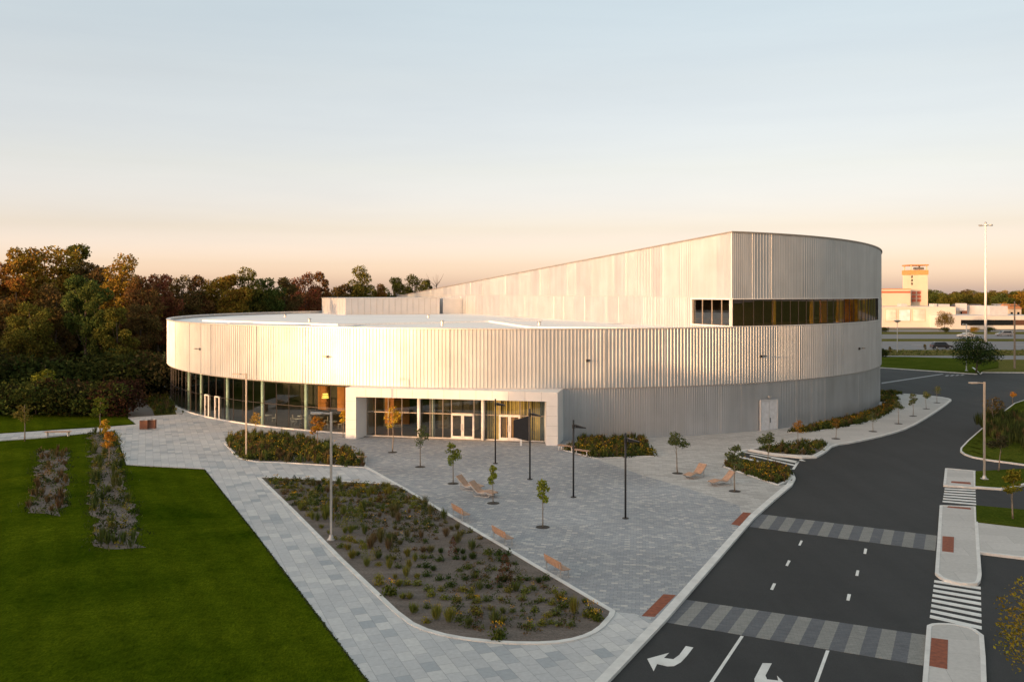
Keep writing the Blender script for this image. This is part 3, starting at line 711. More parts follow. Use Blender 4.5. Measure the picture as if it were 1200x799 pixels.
def plaza_lamp(i,loc,label):
    t=empty('plaza_lamp',loc,0,label,'lamp post','black lamp posts across the entrance paving')
    m=MB(); m.tube([(0,0,0),(0,0,.05)],.2,14); m.build('base_plate',M['black'],t)
    m=MB(); m.tube([(0,0,.05),(0,0,5.3)],.062,10); m.build('pole',M['black'],t,smooth=True)
    m=MB(); m.tube([(0,0,4.72),(0,0,4.98)],.09,10); m.bar((.05,0,4.9),(.25,0,4.9),.06,.06); m.build('bracket',M['black'],t)
    m=MB(); v=[(.12,-.22,4.78),(.85,-.12,4.72),(.85,.12,4.72),(.12,.22,4.78),(.12,-.22,5.0),(.85,-.12,4.78),(.85,.12,4.78),(.12,.22,5.0)]
    m.add(v,[(3,2,1,0),(4,5,6,7),(0,1,5,4),(1,2,6,5),(2,3,7,6),(3,0,4,7)]); m.build('lamp_head',M['black'],t)
    return t
plaza_lamp(0,G(580.5,543),'black lamp post nearest the glass entrance doors')
pb=plaza_lamp(1,G(621,561.5),'black lamp post with a dark banner, second out from the doors')
plaza_lamp(2,G(672,582.5),'black lamp post third out from the doors, in front of the two flat benches')
plaza_lamp(3,G(733,607.3),'black lamp post farthest out from the doors, nearest the road')
m=MB(); m.add([(-.08,0,4.75),(-1.25,.02,4.42),(-1.25,.02,3.15),(-.08,0,2.85),(-.08,.03,4.75),(-1.25,.05,4.42),(-1.25,.05,3.15),(-.08,.03,2.85)],[(0,1,2,3),(7,6,5,4),(0,4,5,1),(1,5,6,2),(2,6,7,3),(3,7,4,0)])
bn=m.build('banner',plain('black_mesh_banner',(.025,.025,.028),.8),None,loc=G(621,561.5)); tag(bn,'dark blank banner hanging from the second black lamp post','banner')
# bollard
p=G(610.5,522); t=empty('door_bollard',(p.x,p.y,0),0,'slim white push-button bollard beside the right entrance doors','bollard')
m=MB(); m.box((0,0,.55),(.17,.17,1.06)); m.prism([(-.1,-.1),(.1,-.1),(.1,.1),(-.1,.1)],0,.03); m.build('post',M['white'],t)
m=MB(); m.box((0,-.09,.95),(.11,.02,.11)); m.build('button',M['galv'],t)
# ============================================================ SEATING
def bench_back(loc,rz,label):
    t=empty('slatted_bench',loc,rz,label,'bench','benches with backrests along the planting bed kerb')
    m=MB()
    for k in range(4): m.box((0,-.17+.12*k,.45),(1.75,.10,.035))
    m.build('seat',M['woodlt'],t)
    m=MB()
    for k in range(3): m.box((0,.28+.02*k,.56+.12*k),(1.75,.03,.105))
    m.build('backrest',M['woodlt'],t)
    for s in (-.72,.72):
        m=MB(); m.bar((s,-.2,.0),(s,-.17,.43),.06,.03); m.bar((s,.24,0),(s,.32,.86),.06,.03); m.bar((s,-.2,.42),(s,.26,.42),.05,.03); m.build('leg',M['galv'],t)
    return t
kd=(G(718,716)-G(467,568)); ang=math.atan2(kd.y,kd.x)
# backrest (+y local) must point at the bed side
for (x,y,lb) in ((541,608,'timber bench with backrest at the kerb nearest the wavy loungers'),(590,636,'timber bench with backrest, middle one along the planting bed kerb'),(654,672.5,'timber bench with backrest along the bed kerb, nearest the road')):
    p=G(x,y); bench_back((p.x,p.y,0),ang+math.pi,lb)
def lounger(loc,rz,label,s=1.0):
    t=empty('sun_lounger',loc,rz,label,'lounger','curved timber loungers on the paving')
    prof=[(-.95,.30),(-.7,.34),(-.4,.42),(-.1,.38),(.15,.30),(.35,.36),(.6,.6),(.85,.86),(.95,.95)]
    pr=chaikin(prof,1); m=MB()
    for i in range(len(pr)-1):
        a=pr[i];b=pr[i+1]; a2=(a[0]+(b[0]-a[0])*.07,a[1]+(b[1]-a[1])*.07)
        m.bar((a2[0],0,a2[1]),(b[0],0,b[1]),.72,.035)
    m.build('slatted_shell',M['woodlt'],t)
    for y in (-.37,.37):
        m=MB(); q=chaikin([(-.98,.24),(-.6,.27),(-.35,.36),(0,.3),(.2,.22),(.5,.44),(.97,.9)],1)
        for i in range(len(q)-1): m.bar((q[i][0],y,q[i][1]),(q[i+1][0],y,q[i+1][1]),.04,.07)
        q=chaikin([(-.75,.25),(-.6,.02),(-.2,0),(.4,0),(.62,.04),(.55,.5)],1)
        for i in range(len(q)-1): m.bar((q[i][0],y,q[i][1]+.02),(q[i+1][0],y,q[i+1][1]+.02),.04,.06)
        m.build('side_frame',M['galv'],t)
    t.scale=(s,s,s); return t
q=G(551,573.5); lounger((q.x,q.y,0),math.radians(180-28),'wavy timber lounger left of the pair near the planting bed, back to the left',1.0)
q=G(566.5,581); lounger((q.x,q.y,0),math.radians(180-28),'wavy timber lounger right of the pair, foot towards the small green tree',1.0)
q=G(814.5,559.5); lounger((q.x,q.y,0),math.radians(40),'pinkish timber lounger on the pale paving behind the other lounger',1.0)
q=G(845.5,568); lounger((q.x,q.y,0),math.radians(22),'pinkish timber lounger next to the small tree and bed by the road',1.0)
def flat_bench(loc,rz,label):
    t=empty('backless_bench',loc,rz,label,'bench','backless benches by the portal')
    m=MB()
    for k in range(4): m.box((0,-.21+.14*k,.45),(1.7,.12,.05))
    m.build('seat',M['woodlt'],t)
    for s in (-.65,.65): m=MB(); m.bar((s*1.1,-.22,0),(s,-.2,.42),.06,.05); m.bar((s*1.1,.22,0),(s,.2,.42),.06,.05); m.bar((s,-.2,.41),(s,.2,.41),.05,.04); m.build('leg',M['white'],t)
    return t
q=G(664,528); flat_bench((q.x,q.y,0),R_(-38),'backless timber bench right beside the white portal post')
q=G(681.5,533.5); flat_bench((q.x,q.y,0),R_(-38),'backless timber bench second from the portal, along the flower bed')
q=G(422.5,541); t=empty('block_seat',(q.x,q.y,0),R_(-20),'small pink-topped block seat at the right tip of the dense planting bed','seat')
m=MB(); m.box((0,0,.2),(.9,.5,.4)); m.build('block',M['kerb'],t); m=MB(); m.box((0,0,.43),(.95,.55,.06)); m.build('seat',M['woodlt'],t)
q=G(68,511); t=empty('path_bench',(q.x,q.y,0),R_(4),'long low timber bench beside the path across the lawn','bench')
m=MB()
for k in range(4): m.box((0,-.21+.14*k,.45),(2.4,.12,.05))
m.build('seat',M['wood'],t)
for s in (-1,1): m=MB(); m.box((s,0,.21),(.08,.5,.42)); m.build('leg',M['white'],t)
q=G(160,463); t=empty('woodland_bench',(q.x,q.y,0),R_(30),'pale bench beside the dark path into the trees','bench')
m=MB(); m.box((0,0,.45),(1.6,.45,.07)); m.box((0,.22,.72),(1.6,.05,.3)); m.build('seat',M['woodlt'],t)
for s in (-.7,.7): m=MB(); m.box((s,0,.21),(.08,.4,.42)); m.build('leg',M['galv'],t)
for x,lb in ((169,'left one of two brown slatted litter bins on the pale paving'),(178,'right one of two brown slatted litter bins on the pale paving')):
    q=G(x,503-(x-169)*.08); t=empty('litter_bin',(q.x,q.y,0),R_(8),lb,'litter bin','pair of slatted litter bins')
    m=MB()
    for k in range(5): m.box((-.3+.15*k,-.27,.5),(.13,.03,.86)); m.box((-.3+.15*k,.27,.5),(.13,.03,.86))
    for k in range(4): m.box((-.385,-.2+.13*k,.5),(.03,.11,.86)); m.box((.385,-.2+.13*k,.5),(.03,.11,.86))
    m.build('slatted_panels',plain('brown_timber',(.22,.09,.05),.7,0,.2,5),t)
    m=MB(); m.box((0,0,.02),(.8,.58,.04)); m.build('base',M['galv'],t); m=MB(); m.prism([(-.4,-.3),(.4,-.3),(.4,.3),(-.4,.3)],.95,1.0); lid=m.build('lid',M['galv'],t); m=MB(); m.tube([(0,0,1.0),(0,0,1.012)],.16,14); m.build('opening',M['black'],lid)
# tactile plates
for px,lb in (([(752,721.5),(767,722.5),(792,697),(777.5,696)],'rust-red tactile plate on the paving at the near striped crossing'),
    ([(857,614),(867,616),(880.5,601),(871,600)],'small rust-red tactile plate on the paving at the far striped crossing'),
    ([(1089,779.5),(1110,783.5),(1111,749.5),(1091.5,747)],'rust-red tactile plate on the median nearest the viewer'),
    ([(1104,645.5),(1117.5,647),(1118,629),(1104.5,628)],'rust-red tactile plate in the middle of the long median'),
    ([(1110,594.2),(1138,596.8),(1137,594.8),(1111,592.8)],'thin rust-red tactile strip on the median just below the small zebra crossing'),
    ([(1114.5,565.4),(1138,567.3),(1137,564.9),(1115,563.6)],'thin rust-red tactile strip on the median just above the small zebra crossing')):
    m=MB(); m.prism(gp(px),.0,.012)
    P4=[Vector(a) for a in gp(px)]
    for i in range(1,10):
        for j in range(1,6):
            c=P4[0].lerp(P4[1],j/6).lerp(P4[3].lerp(P4[2],j/6),i/10); 
            m.tube([(c.x,c.y,.012),(c.x,c.y,.018)],.02,5)
    tag(m.build('tactile_plate',M['rust']),lb,'tactile plate','rust-red tactile plates')
# ============================================================ VEGETATION
def rquads(n,cen,size,rs,flat=0.0,aspect=.6):
    """n random leaf quads at centres cen (n,3)"""
    a=rs.normal(size=(n,3)); a[:,2]*=(1-flat); a/=np.linalg.norm(a,axis=1)[:,None]
    b=rs.normal(size=(n,3)); b=np.cross(a,b); b/=np.linalg.norm(b,axis=1)[:,None]
    s=size*rs.uniform(.6,1.35,size=(n,1)); a=a*s; b=b*s*aspect
    v=np.stack([cen-a,cen-b*.9,cen+a,cen+b*.9],axis=1).reshape(-1,3); return v
def np_mesh(name,v,mat,mats=None):
    n=len(v)//4; me=bpy.data.meshes.new(name); me.vertices.add(len(v)); me.vertices.foreach_set('co',v.astype(np.float32).ravel())
    me.loops.add(n*4); me.loops.foreach_set('vertex_index',np.arange(n*4,dtype=np.int32)); me.polygons.add(n)
    me.polygons.foreach_set('loop_start',np.arange(0,n*4,4,dtype=np.int32)); me.polygons.foreach_set('loop_total',np.full(n,4,dtype=np.int32))
    me.materials.append(mat); me.update(calc_edges=True); return me
def crown_mesh(seed,H,cr,base,n,leaf,nc=22,cone=0.0,clr=.30):
    """leaf clumps spread through an uneven crown; returns verts, clump centres"""
    rs=np.random.RandomState(seed); cz=(base+H)/2; hz=(H-base)/2
    cs=[];rsz=[]
    k=0
    while len(cs)<nc and k<2000:
        k+=1; d=rs.normal(size=3); d/=np.linalg.norm(d); rr=rs.uniform(.35,.95)**.7
        z=d[2]*rr; w=math.sqrt(max(.05,1-z*z)); tp=1-cone*(z*.5+.5)
        p=np.array([d[0]*rr*cr*tp,d[1]*rr*cr*tp,cz+z*hz*.86])
        if all(np.linalg.norm((p-q)/[cr,cr,hz])>.26 for q in cs): cs.append(p); rsz.append(cr*clr*rs.uniform(.75,1.35)*(1-.35*cone*(z*.5+.5)))
    cs=np.array(cs);rsz=np.array(rsz); m=len(cs)
    idx=rs.choice(m,size=n,p=rsz**2/np.sum(rsz**2)); d=rs.normal(size=(n,3)); d/=np.linalg.norm(d,axis=1)[:,None]
    rad=rs.uniform(.25,1.0,size=(n,1))**.45*rs.uniform(.9,1.22,size=(n,1)); cen=cs[idx]+d*rad*rsz[idx][:,None]*np.array([1.1,1.1,.85])
    return rquads(n,cen,leaf,rs),cs
def trunk_mesh(seed,H,cs,r0,name,lim=12,mat='bark',base=1):
    rs=random.Random(seed); m=MB(); pts=[]; x=y=0; n=7
    for i in range(n+1): pts.append((x,y,H*.85*i/n)); x+=rs.uniform(-.012,.012)*H; y+=rs.uniform(-.012,.012)*H
    m.tube(pts,[r0*(1-.85*i/n)+.008 for i in range(n+1)],7)
    cl=list(cs); rs.shuffle(cl)
    for c in cl[:lim]:
        zf=max(base*.8,c[2]-rs.uniform(.12,.22)*H); zf=min(zf,H*.7); i=min(n-1,int(zf/(H*.85)*n)); a=Vector(pts[i]).lerp(Vector(pts[i+1]),.5)
        e=Vector(c); mid=a.lerp(e,.5)+Vector((0,0,-.03*H)); r=r0*.4*(1-.7*i/n)
        m.tube([a,mid,e],[r,r*.6,r*.15],5)
    me=bpy.data.meshes.new(name)
    o=m.build(name,M[mat]); me=o.data; bpy.data.objects.remove(o); me.polygons.foreach_set('use_smooth',[True]*len(me.polygons)); return me
VAR={}
def variant(key,seed,H,cr,base,n,leaf,nc=22,cone=0,r0=.25,clr=.30,mat='bark',lim=12):
    v,cs=crown_mesh(seed,H,cr,base,n,leaf,nc,cone,clr); VAR[key]=(np_mesh('crown',v,M['leaf']),trunk_mesh(seed,H,cs,r0,'trunk',lim,mat,base),H)
for i in range(6): variant(('big',i),10+i,20,(5.2,4.6,5.8,4.4,5.0,5.4)[i],(3.5,5,4,3,6,2.5)[i],9500,.235,(26,22,30,20,24,28)[i],.25,.32,.27)
for i in range(3): variant(('bush',i),30+i,16,5.2,.6,9000,.30,30,.15,.3,.34)
for i in range(4): variant(('sap',i),50+i,3.9,(.72,.62,.8,.55)[i],(1.5,1.4,1.6,1.35)[i],(620,560,680,600)[i],.10,(11,9,12,9)[i],.45,.045,.42,'barklt',6)
for i in range(2): variant(('sparse',i),60+i,4.2,.72,1.4,360,.09,12,.3,.045,.42,'barklt',8)
variant(('mid',0),70,7,4.0,1.3,5200,.16,26,.1,.16,.34)
for i in range(3): variant(('shrub',i),80+i,3.4,2.6,.0,2600,.17,18,.1,.08,.42,lim=5)
def tree(name,loc,key,H,col,label,cat='tree',group=None,rz=0,wid=1.0,fo='crown'):
    cm,tm,H1=VAR[key]; t=empty(name,loc,rz,label,cat,group); s=H/H1
    for me,nm in ((tm,'trunk'),(cm,fo)):
        o=bpy.data.objects.new(nm,me); o.parent=t; C.objects.link(o); o.scale=(s*wid,s*wid,s)
        if nm==fo: o.color=(*col,1)
    return t
rg=random.Random(11)
GOLD=(.27,.17,.03);OR=(.27,.135,.033);RED=(.17,.09,.035);BRN=(.13,.09,.034);OLV=(0.14, 0.125, 0.028);GRN=(0.085, 0.105, 0.026);DGR=(0.035, 0.045, 0.014);CRM=(.22,.09,.045);LGR=(.085,.11,.028);YG=(.13,.125,.026)
sky=[(4,294,150,OR,'rust-orange tree at the far left edge of the woodland skyline',1.0),(27,287,154,GOLD,'golden-brown tree just right of the far left skyline tree',1.0),(52,279,160,GOLD,'tallest golden tree on the left woodland skyline, left of its twin',1.05),(84,285,164,YG,'tall yellow-green tree twin of the tallest golden one, on its right',1.1),(112,293,160,BRN,'brown-green tree sloping down from the tallest skyline trees',.9),
(141,299,152,GOLD,'amber-tipped tree behind the pale green foreground tree',.95),(163,312,150,RED,'dark red tree right of the amber-tipped tree on the skyline',.9),(186,319,158,CRM,'purplish red tree above the left end of the round roof',.9),(213,316,165,BRN,'brown tree directly above the left end of the round roof',.9),(234,322,168,RED,'low reddish-brown tree just left of the golden tree above the roof',.8),
(262,310,172,GOLD,'golden-leaved tree rising above the left part of the round roof',1.05),(288,314,176,OLV,'olive green tree right of the golden one above the roof',.95),(311,316,180,GRN,'green tree above the roof, halfway between golden and crimson crowns',.95),(333,323,186,BRN,'low brown tree just left of the crimson tree',.85),(357,313,198,CRM,'crimson pointed tree above the white roof',.8),(376,318,205,RED,'dull red tree right of the crimson one',.8),
(399,324,212,BRN,'dark russet tree behind the roof plant room',.85),(425,312,216,OLV,'olive round-headed tree above the plant room',.85),(446,325,222,OR,'small orange tree between two green trees above the plant room',.6),(463,323,224,YG,'yellow-green tree left of the last woodland tree',.75),(487,316,226,OLV,'sunlit green tree, rightmost large one of the woodland',.85),(502,327,230,OLV,'small green tree at the right end of the woodland',.55)]
gw='woodland skyline trees'
for i,(x,y,D,col,lb,w) in enumerate(sky):
    z=H0+(HY-y)*D/F; tree('woodland_tree',((x-600)*D/F,D,0),('big',i%6),z*1.02,col,lb,'tree',gw,rg.uniform(0,6),w)
fg=[(100,305,134,LGR,4,.8,'pale green foreground tree with a bare pale trunk in front of the woodland'),(137,356,131,YG,1,1.0,'low yellow-green tree right of the pale-trunked tree'),(36,345,130,YG,2,1.0,'olive yellow tree left of the pale-trunked tree'),(18,322,136,OR,3,1.0,'coral-orange tree low at the left woodland edge'),(62,330,138,BRN,5,.9,'brownish tree between the coral and the pale green trees'),(165,345,140,BRN,0,.9,'dark brown tree beside the left end of the round building'),(-12,325,134,BRN,2,1.1,'brown tree cut by the left edge of the picture'),(118,340,132,GRN,3,.8,'small dark green tree directly behind the pale trunk')]
for (x,y,D,col,v,w,lb) in fg:
    z=H0+(HY-y)*D/F; tree('woodland_tree',((x-600)*D/F,D,0),('big',v),z,col,lb,'tree',gw,rg.uniform(0,6),w)
# deeper, lower woodland trees that fill the mass
for i in range(9):
    x=-40-i*26; D=140+(i%3)*9; tree('woodland_tree',((x-600)*D/F,D,0),('big',(i+1)%6),20-(i%4)*.8,(GOLD,OLV,BRN)[i%3],'tree continuing the woodland beyond the left edge of the picture','tree','woodland beyond the left edge',i*.7,1.15)
for i in range(46):
    x=-30+i*12+rg.uniform(-4,4); D=145+max(0,x)*.16+rg.uniform(2,16)
    if x>197: D=max(D,188+(x-197)*.1)
    if x>500: break
    tree('woodland_tree',((x-600)*D/F,D,0),('bush',i%3),rg.uniform(13.5,16.5),rg.choice((BRN,GRN,DGR,OLV,BRN,OLV)),'dark lower tree packed inside the woodland below the skyline crowns','tree','inner woodland trees',rg.uniform(0,6),.95)
for i in range(13):
    x=-5+i*15+rg.uniform(-3,3); D=124+rg.uniform(-4,5)
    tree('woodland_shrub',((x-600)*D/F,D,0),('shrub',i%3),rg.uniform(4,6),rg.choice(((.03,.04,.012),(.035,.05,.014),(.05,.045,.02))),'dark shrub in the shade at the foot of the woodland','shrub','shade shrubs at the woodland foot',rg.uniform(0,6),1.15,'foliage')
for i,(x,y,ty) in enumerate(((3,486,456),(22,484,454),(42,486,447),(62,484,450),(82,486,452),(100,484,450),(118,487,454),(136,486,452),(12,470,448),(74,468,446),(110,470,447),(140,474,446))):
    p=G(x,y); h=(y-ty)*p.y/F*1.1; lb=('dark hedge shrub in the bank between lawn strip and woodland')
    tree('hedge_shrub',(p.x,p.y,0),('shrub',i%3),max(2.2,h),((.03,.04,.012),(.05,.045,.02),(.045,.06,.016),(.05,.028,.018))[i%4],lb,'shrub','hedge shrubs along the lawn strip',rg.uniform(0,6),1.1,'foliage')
p=G(54,480); tree('hedge_shrub',(p.x,p.y,0),('sap',2),5.2,(.13,.15,.02),'bright yellow-green young tree sticking up from the dark hedge','tree',None,0,1.4)
# off-frame tree belt toward the sun: heights and gaps shaped to shade plaza and woods
SUNAZ=Vector((-.75,-.66)).normalized(); Q=Vector((-SUNAZ.y,SUNAZ.x)); Q=Q if Q.x>0 else -Q
EL=5.0
def belt(p,dist,h,i,ref=Vector((10,90))):
    base=Q*p+SUNAZ*(dist-ref.dot(SUNAZ)*-1 if False else 0)
    c=Q*p+SUNAZ*(dist+ref.dot(SUNAZ)); tree('offframe_tree',(c.x,c.y,0),('bush',i%3),h,rg.choice((OLV,GRN,BRN,GOLD)),'unseen bushy tree of the shading belt west of the plaza','tree','unseen shading tree belt west of the plaza',rg.uniform(0,6),1.0)
i=0
pp_=-58
while pp_<60:
    for r in range(2): belt(pp_+r*3+rg.uniform(-1,1),100+r*9,16.6+rg.uniform(-.8,.5),i); i+=1
    pp_+=6.2
pp_=-140.0
while pp_<-60:
    belt(pp_,100,7.6+rg.uniform(-.6,.4),i); i+=1; pp_+=4.4
for k in range(9):  # unseen row, placed off-frame for orange reflections in the strip window
    tree('offframe_tree',(140+k*9+rg.uniform(-3,3),150+k*7+rg.uniform(-4,4),0),('bush',k%3),15+rg.uniform(-1,2),(OR,GOLD,OLV)[k%3],'unseen autumn tree of the row reflected in the strip window','tree','unseen tree row for window reflections',rg.uniform(0,6),1.0)
pp_=-178.0
while pp_<-124:
    for r in range(2): belt(pp_+r*2.5,100+r*9,16.5+rg.uniform(-1,1),i); i+=1
    pp_+=5.5
# saplings
YL=(.48,.32,.035);SG=(.18,.215,.04);SD=(.11,.135,.05);SO=(.38,.20,.03)
gs='young trees planted on the paving'
def grate(p):
    m=MB(); m.tube([(0,0,0),(0,0,.012)],.42,20); o=m.build('tree_pit',M['grate'],None,loc=(p.x,p.y,.004)); return o
sap=[(460,530,469,YL,('sparse',0),'slender yellow young tree left in front of the entrance glazing',1.0),(492.5,547,490,SD,('sparse',1),'thin dark green young tree beside the yellow one at the entrance',1),(531,566.5,515,SG,('sap',0),'bushy green young tree in front of the left entrance doors',1.05),(578,589.5,539,(.23,.26,.035),('sap',3),'narrow bright green young tree at the foot of the wavy loungers',.95),(636,617.5,557,(.24,.27,.035),('sap',1),'bright green pointed young tree alone on the dark paving',1),
(794,554.5,502,SD,('sap',2),'loose grey-green young tree by the metal wall left of the loungers',1.2),(861,575.5,517,SD,('sap',0),'leaning grey-green young tree beside the right lounger',1.1),(899,545,503,SD,('sap',2),'dark green young tree at the hatched bay below the service door',1.2),(935.5,524,487,SO,('sparse',0),'orange young tree in the small kerbed bed right of the service door',1.1),
(979.5,514,487,(.2,.12,.03),('sap',3),'first young tree on the pale pavement round the building, orange tinted',1.2),(1023,505.5,478,SD,('sparse',1),'second young tree on the pale pavement, almost bare',1.1),(1053,496.5,467,SD,('sap',2),'third young tree along the pale pavement round the building',1.1),(1070,487.5,459,SD,('sap',0),'fourth young tree along the pale pavement',1.1),(1085.5,479,457,SD,('sap',2),'fifth young tree along the pale pavement',1.1),(1098,472,449,SD,('sparse',0),'last young tree near the corner of the pale pavement',1.2)]
for k,(x,y,ty,col,key,lb,w) in enumerate(sap):
    p=G(x,y); h=(y-ty)*p.y/F; t=tree('young_tree',(p.x,p.y,0),key,h,col,lb,'tree',gs,rg.uniform(0,6),w*.95)
    if k!=8: g_=grate(p); g_.parent=t; g_.location=(0,0,.005)
oth=[(402,512,478,YL,('sap',1),'yellow young tree behind the dense bed by the glass wall',1.0),(372,526,485,SO,('sap',0),'orange young tree in the dense bed left of the portal',1.25),(300,512,478,YL,('sparse',1),'thin yellow young tree right of the pale lamp post',1.1),
(29,517,466,(.13,.12,.03),('sparse',1),'thin young tree beside the lawn path at far left',1.3),(117,507,463,(.10,.13,.02),('sap',0),'green young tree at the top of the right lawn bed',1.35),(123,523,487,YL,('sap',3),'yellow young tree in the right lawn bed just below the path',1.2),(127,546,502,SO,('sap',1),'orange-yellow young tree in the middle of the right lawn bed',1.35),(135,588,555,(.1,.1,.03),('sparse',0),'sparse green young tree low in the right lawn bed',1.2),
(1163,507,460,(.12,.09,.03),('sparse',0),'blurred thin young tree at the kerb of the grass bank',1.5),(1187,474,458,SO,('sap',2),'small orange tree on the far side of the grass bank',1.2),(1170,552,506,(.06,.06,.03),('sap',2),'dull grey-green tree at the near corner of the grass bank',1.3),(1187,608,545,(.17,.16,.02),('sap',1),'yellow-green young tree behind the right-hand pavement',1.2)]
for (x,y,ty,col,key,lb,w) in oth:
    p=G(x,y); h=(y-ty)*p.y/F; tree('young_tree',(p.x,p.y,0),key,h,col,lb,'tree',None,rg.uniform(0,6),w)
p=G(1212,835); variant(('near',0),91,4.6,1.0,1.2,1500,.055,22,.3,.05,.38,'barklt',14); tree('young_tree',(p.x,p.y,0),('near',0),4.55,(.24,.19,.025),'yellow autumn tree cut by the right edge near the viewer','tree',None,0,1.3)
p=G(1144,437); tree('verge_tree',(p.x,p.y,0),('mid',0),6.1,(.035,.055,.018),'round dark green tree beside the white lamp post on the verge','tree',None,1,1.12)
p=G(1107,388); tree('factory_tree',(p.x,p.y,0),('mid',0),7.0,(.13,.095,.02),'olive-orange tree in front of the white factory wall','tree',None,3,.75)
for x,lb in ((1043,'small golden conifer beside the far side road, left one'),(1084,'small golden conifer beside the far side road, right one')):
    p=G(x,419-(x-1043)*.08); tree('verge_shrub',(p.x,p.y,0),('sap',1),2.6,(.16,.12,.03),lb,'tree',None,1,1.1)
p=G(1034,418); tree('verge_shrub',(p.x,p.y,0),('shrub',1),1.9,DGR,'dark shrub at the verge right behind the round building','shrub',None,1,1.0,'foliage')
for x,lb in ((1036,'low hedge left in front of the white factory'),(1107,'low dark bush under the factory tree'),(1142,'small golden bush between factory and highway'),(1160,'low green bush by the tall mast in front of the factory')):
    p=G(x,388.5); tree('far_shrub',(p.x,p.y,0),('shrub',2),1.7,DGR if x!=1142 else GOLD,lb,'shrub',None,x,1.2,'foliage')
# low planting (dense beds = stuff)
def scatter(name,poly,n,kinds,seed,label=None,hscale=1.0,zb=.03):
    rs=np.random.RandomState(seed); r=random.Random(seed); xs=[p[0] for p in poly]; ys=[p[1] for p in poly]; groups={}
    k=0
    while k<n:
        p=(r.uniform(min(xs),max(xs)),r.uniform(min(ys),max(ys)))
        if not inpoly(p,poly): continue
        k+=1; mat,h,w,nl,lf,shape=r.choice(kinds); h*=r.uniform(.7,1.3)*hscale; nl=int(nl*r.uniform(.7,1.2))
        if shape=='tuft':
            a=rs.uniform(0,6.28,nl); rr=rs.uniform(0,1,nl)**.7*w; hh=h*rs.uniform(.5,1.05,nl); bx=np.stack([p[0]+np.cos(a)*rr*.35,p[1]+np.sin(a)*rr*.35,np.full(nl,zb)],1); tp=np.stack([p[0]+np.cos(a)*rr,p[1]+np.sin(a)*rr,zb+hh],1)
            s=np.stack([-np.sin(a),np.cos(a),np.zeros(nl)],1)*lf; mid=(bx+tp)/2; v=np.stack([bx,mid-s,tp,mid+s],1).reshape(-1,3)
        else:
            d=rs.normal(size=(nl,3)); d/=np.linalg.norm(d,axis=1)[:,None]; d[:,2]=np.abs(d[:,2]); cen=np.array([p[0],p[1],zb])+d*np.array([w,w,h])*rs.uniform(.45,1.0,(nl,1)); 
            if shape=='top': cen[:,2]=zb+h*rs.uniform(.8,1.1,nl)
            v=rquads(nl,cen,lf,rs)
        groups.setdefault(mat,[]).append(v)
    vs=[];mi=[];mats=[]
    for j,(mt,l) in enumerate(groups.items()): a=np.concatenate(l); vs.append(a); mi+= [j]*(len(a)//4); mats.append(M[mt])
    me=np_mesh(name,np.concatenate(vs),mats[0])
    for q in mats[1:]: me.materials.append(q)
    me.polygons.foreach_set('material_index',mi); me.update(); o=bpy.data.objects.new(name,me); C.objects.link(o); tag(o,label,'planting',kind='stuff'); return o
kd_dense=[('lf_g',.65,.35,46,.09,'mound'),('lf_g',.6,.3,34,.025,'tuft'),('lf_d',.55,.35,40,.09,'mound'),('lf_y',.75,.3,30,.08,'mound'),('lf_r',.7,.3,30,.03,'tuft'),('lf_g',.8,.3,36,.025,'tuft'),('flower',.7,.3,3,.05,'top')]
kd_gold=[('lf_g',.6,.35,46,.09,'mound'),('lf_y',.7,.32,40,.08,'mound'),('flower',.75,.32,6,.05,'top'),('lf_g',.8,.25,30,.03,'tuft'),('lf_r',.8,.25,26,.03,'tuft'),('lf_d',.5,.35,40,.09,'mound')]
def bed(px,z=.03,name='planting_bed',k=True,world=None):
    p=gp(px) if world is None else world
    o=struct(name,p,-.1,z,M['mulch'])
    if k: kerb(p+[p[0]],.17,-.1,z+.03)
    return p
b1=bed([(264,520),(280,537),(300,541),(330,542),(428,548),(426,538),(395,524),(340,513),(285,510),(268,513)])
scatter('perennial_planting',b1,900,kd_dense,1,'dense green and rust perennials filling the bed by the pale lamp post')
b2=bed([(662,527.5),(697,537),(769,534.5)],world=gp([(661,527.5),(697,537),(769,534.5)])+[cp(R_(a),RR+.5).to_2d() for a in (12.5,9,5.5)])
scatter('perennial_planting',b2,520,kd_gold,2,'golden and green perennials against the metal wall by the backless benches',.78)
b3=bed([(849,547),(912,568.5),(922,563.5),(927,556),(921,549.5),(905,546),(870,541.8),(854,542)])
scatter('perennial_planting',b3,460,kd_gold,3,'gold-flecked perennials in the bed between lounger and hatched bay',.62)
b4=bed([(880,526.8),(908,531.7),(935,534),(953,534.2),(962,529.5),(971,521.5),(962,518),(915,521)])
scatter('perennial_planting',b4,150,[(a,b*.7,c,d,e,f) for a,b,c,d,e,f in kd_dense],4,'low thin planting in the kerbed bed right of the service door')
arc5=[cp(R_(a),RR+.5).to_2d() for a in (62,57,52,47,42)]
b5=bed([],world=gp([(925,507),(948,506.5),(985,501),(1010,496),(1030,490),(1046,481),(1053,474.5),(1046,471.5)])+arc5)
scatter('perennial_planting',b5,900,[(a,b*1.05,c,d,e,f) for a,b,c,d,e,f in kd_gold]+[('lf_d',.6,.35,46,.09,'mound')]*2,5,'long curved strip of dark and gold perennials hugging the right metal wall',.7)
b6=bed([(1020,465),(1048,465),(1054,468.5),(1047,472),(1020,470.5)]); scatter('perennial_planting',b6,160,kd_dense,6,'small rounded planted island on the pale pavement, nearer one',.7)
b7=bed([(1020,459.3),(1045,459.5),(1058,461.5),(1050,463.5),(1020,463)]); scatter('perennial_planting',b7,160,kd_dense,7,'small rounded planted island on the pale pavement, farther one',.6)
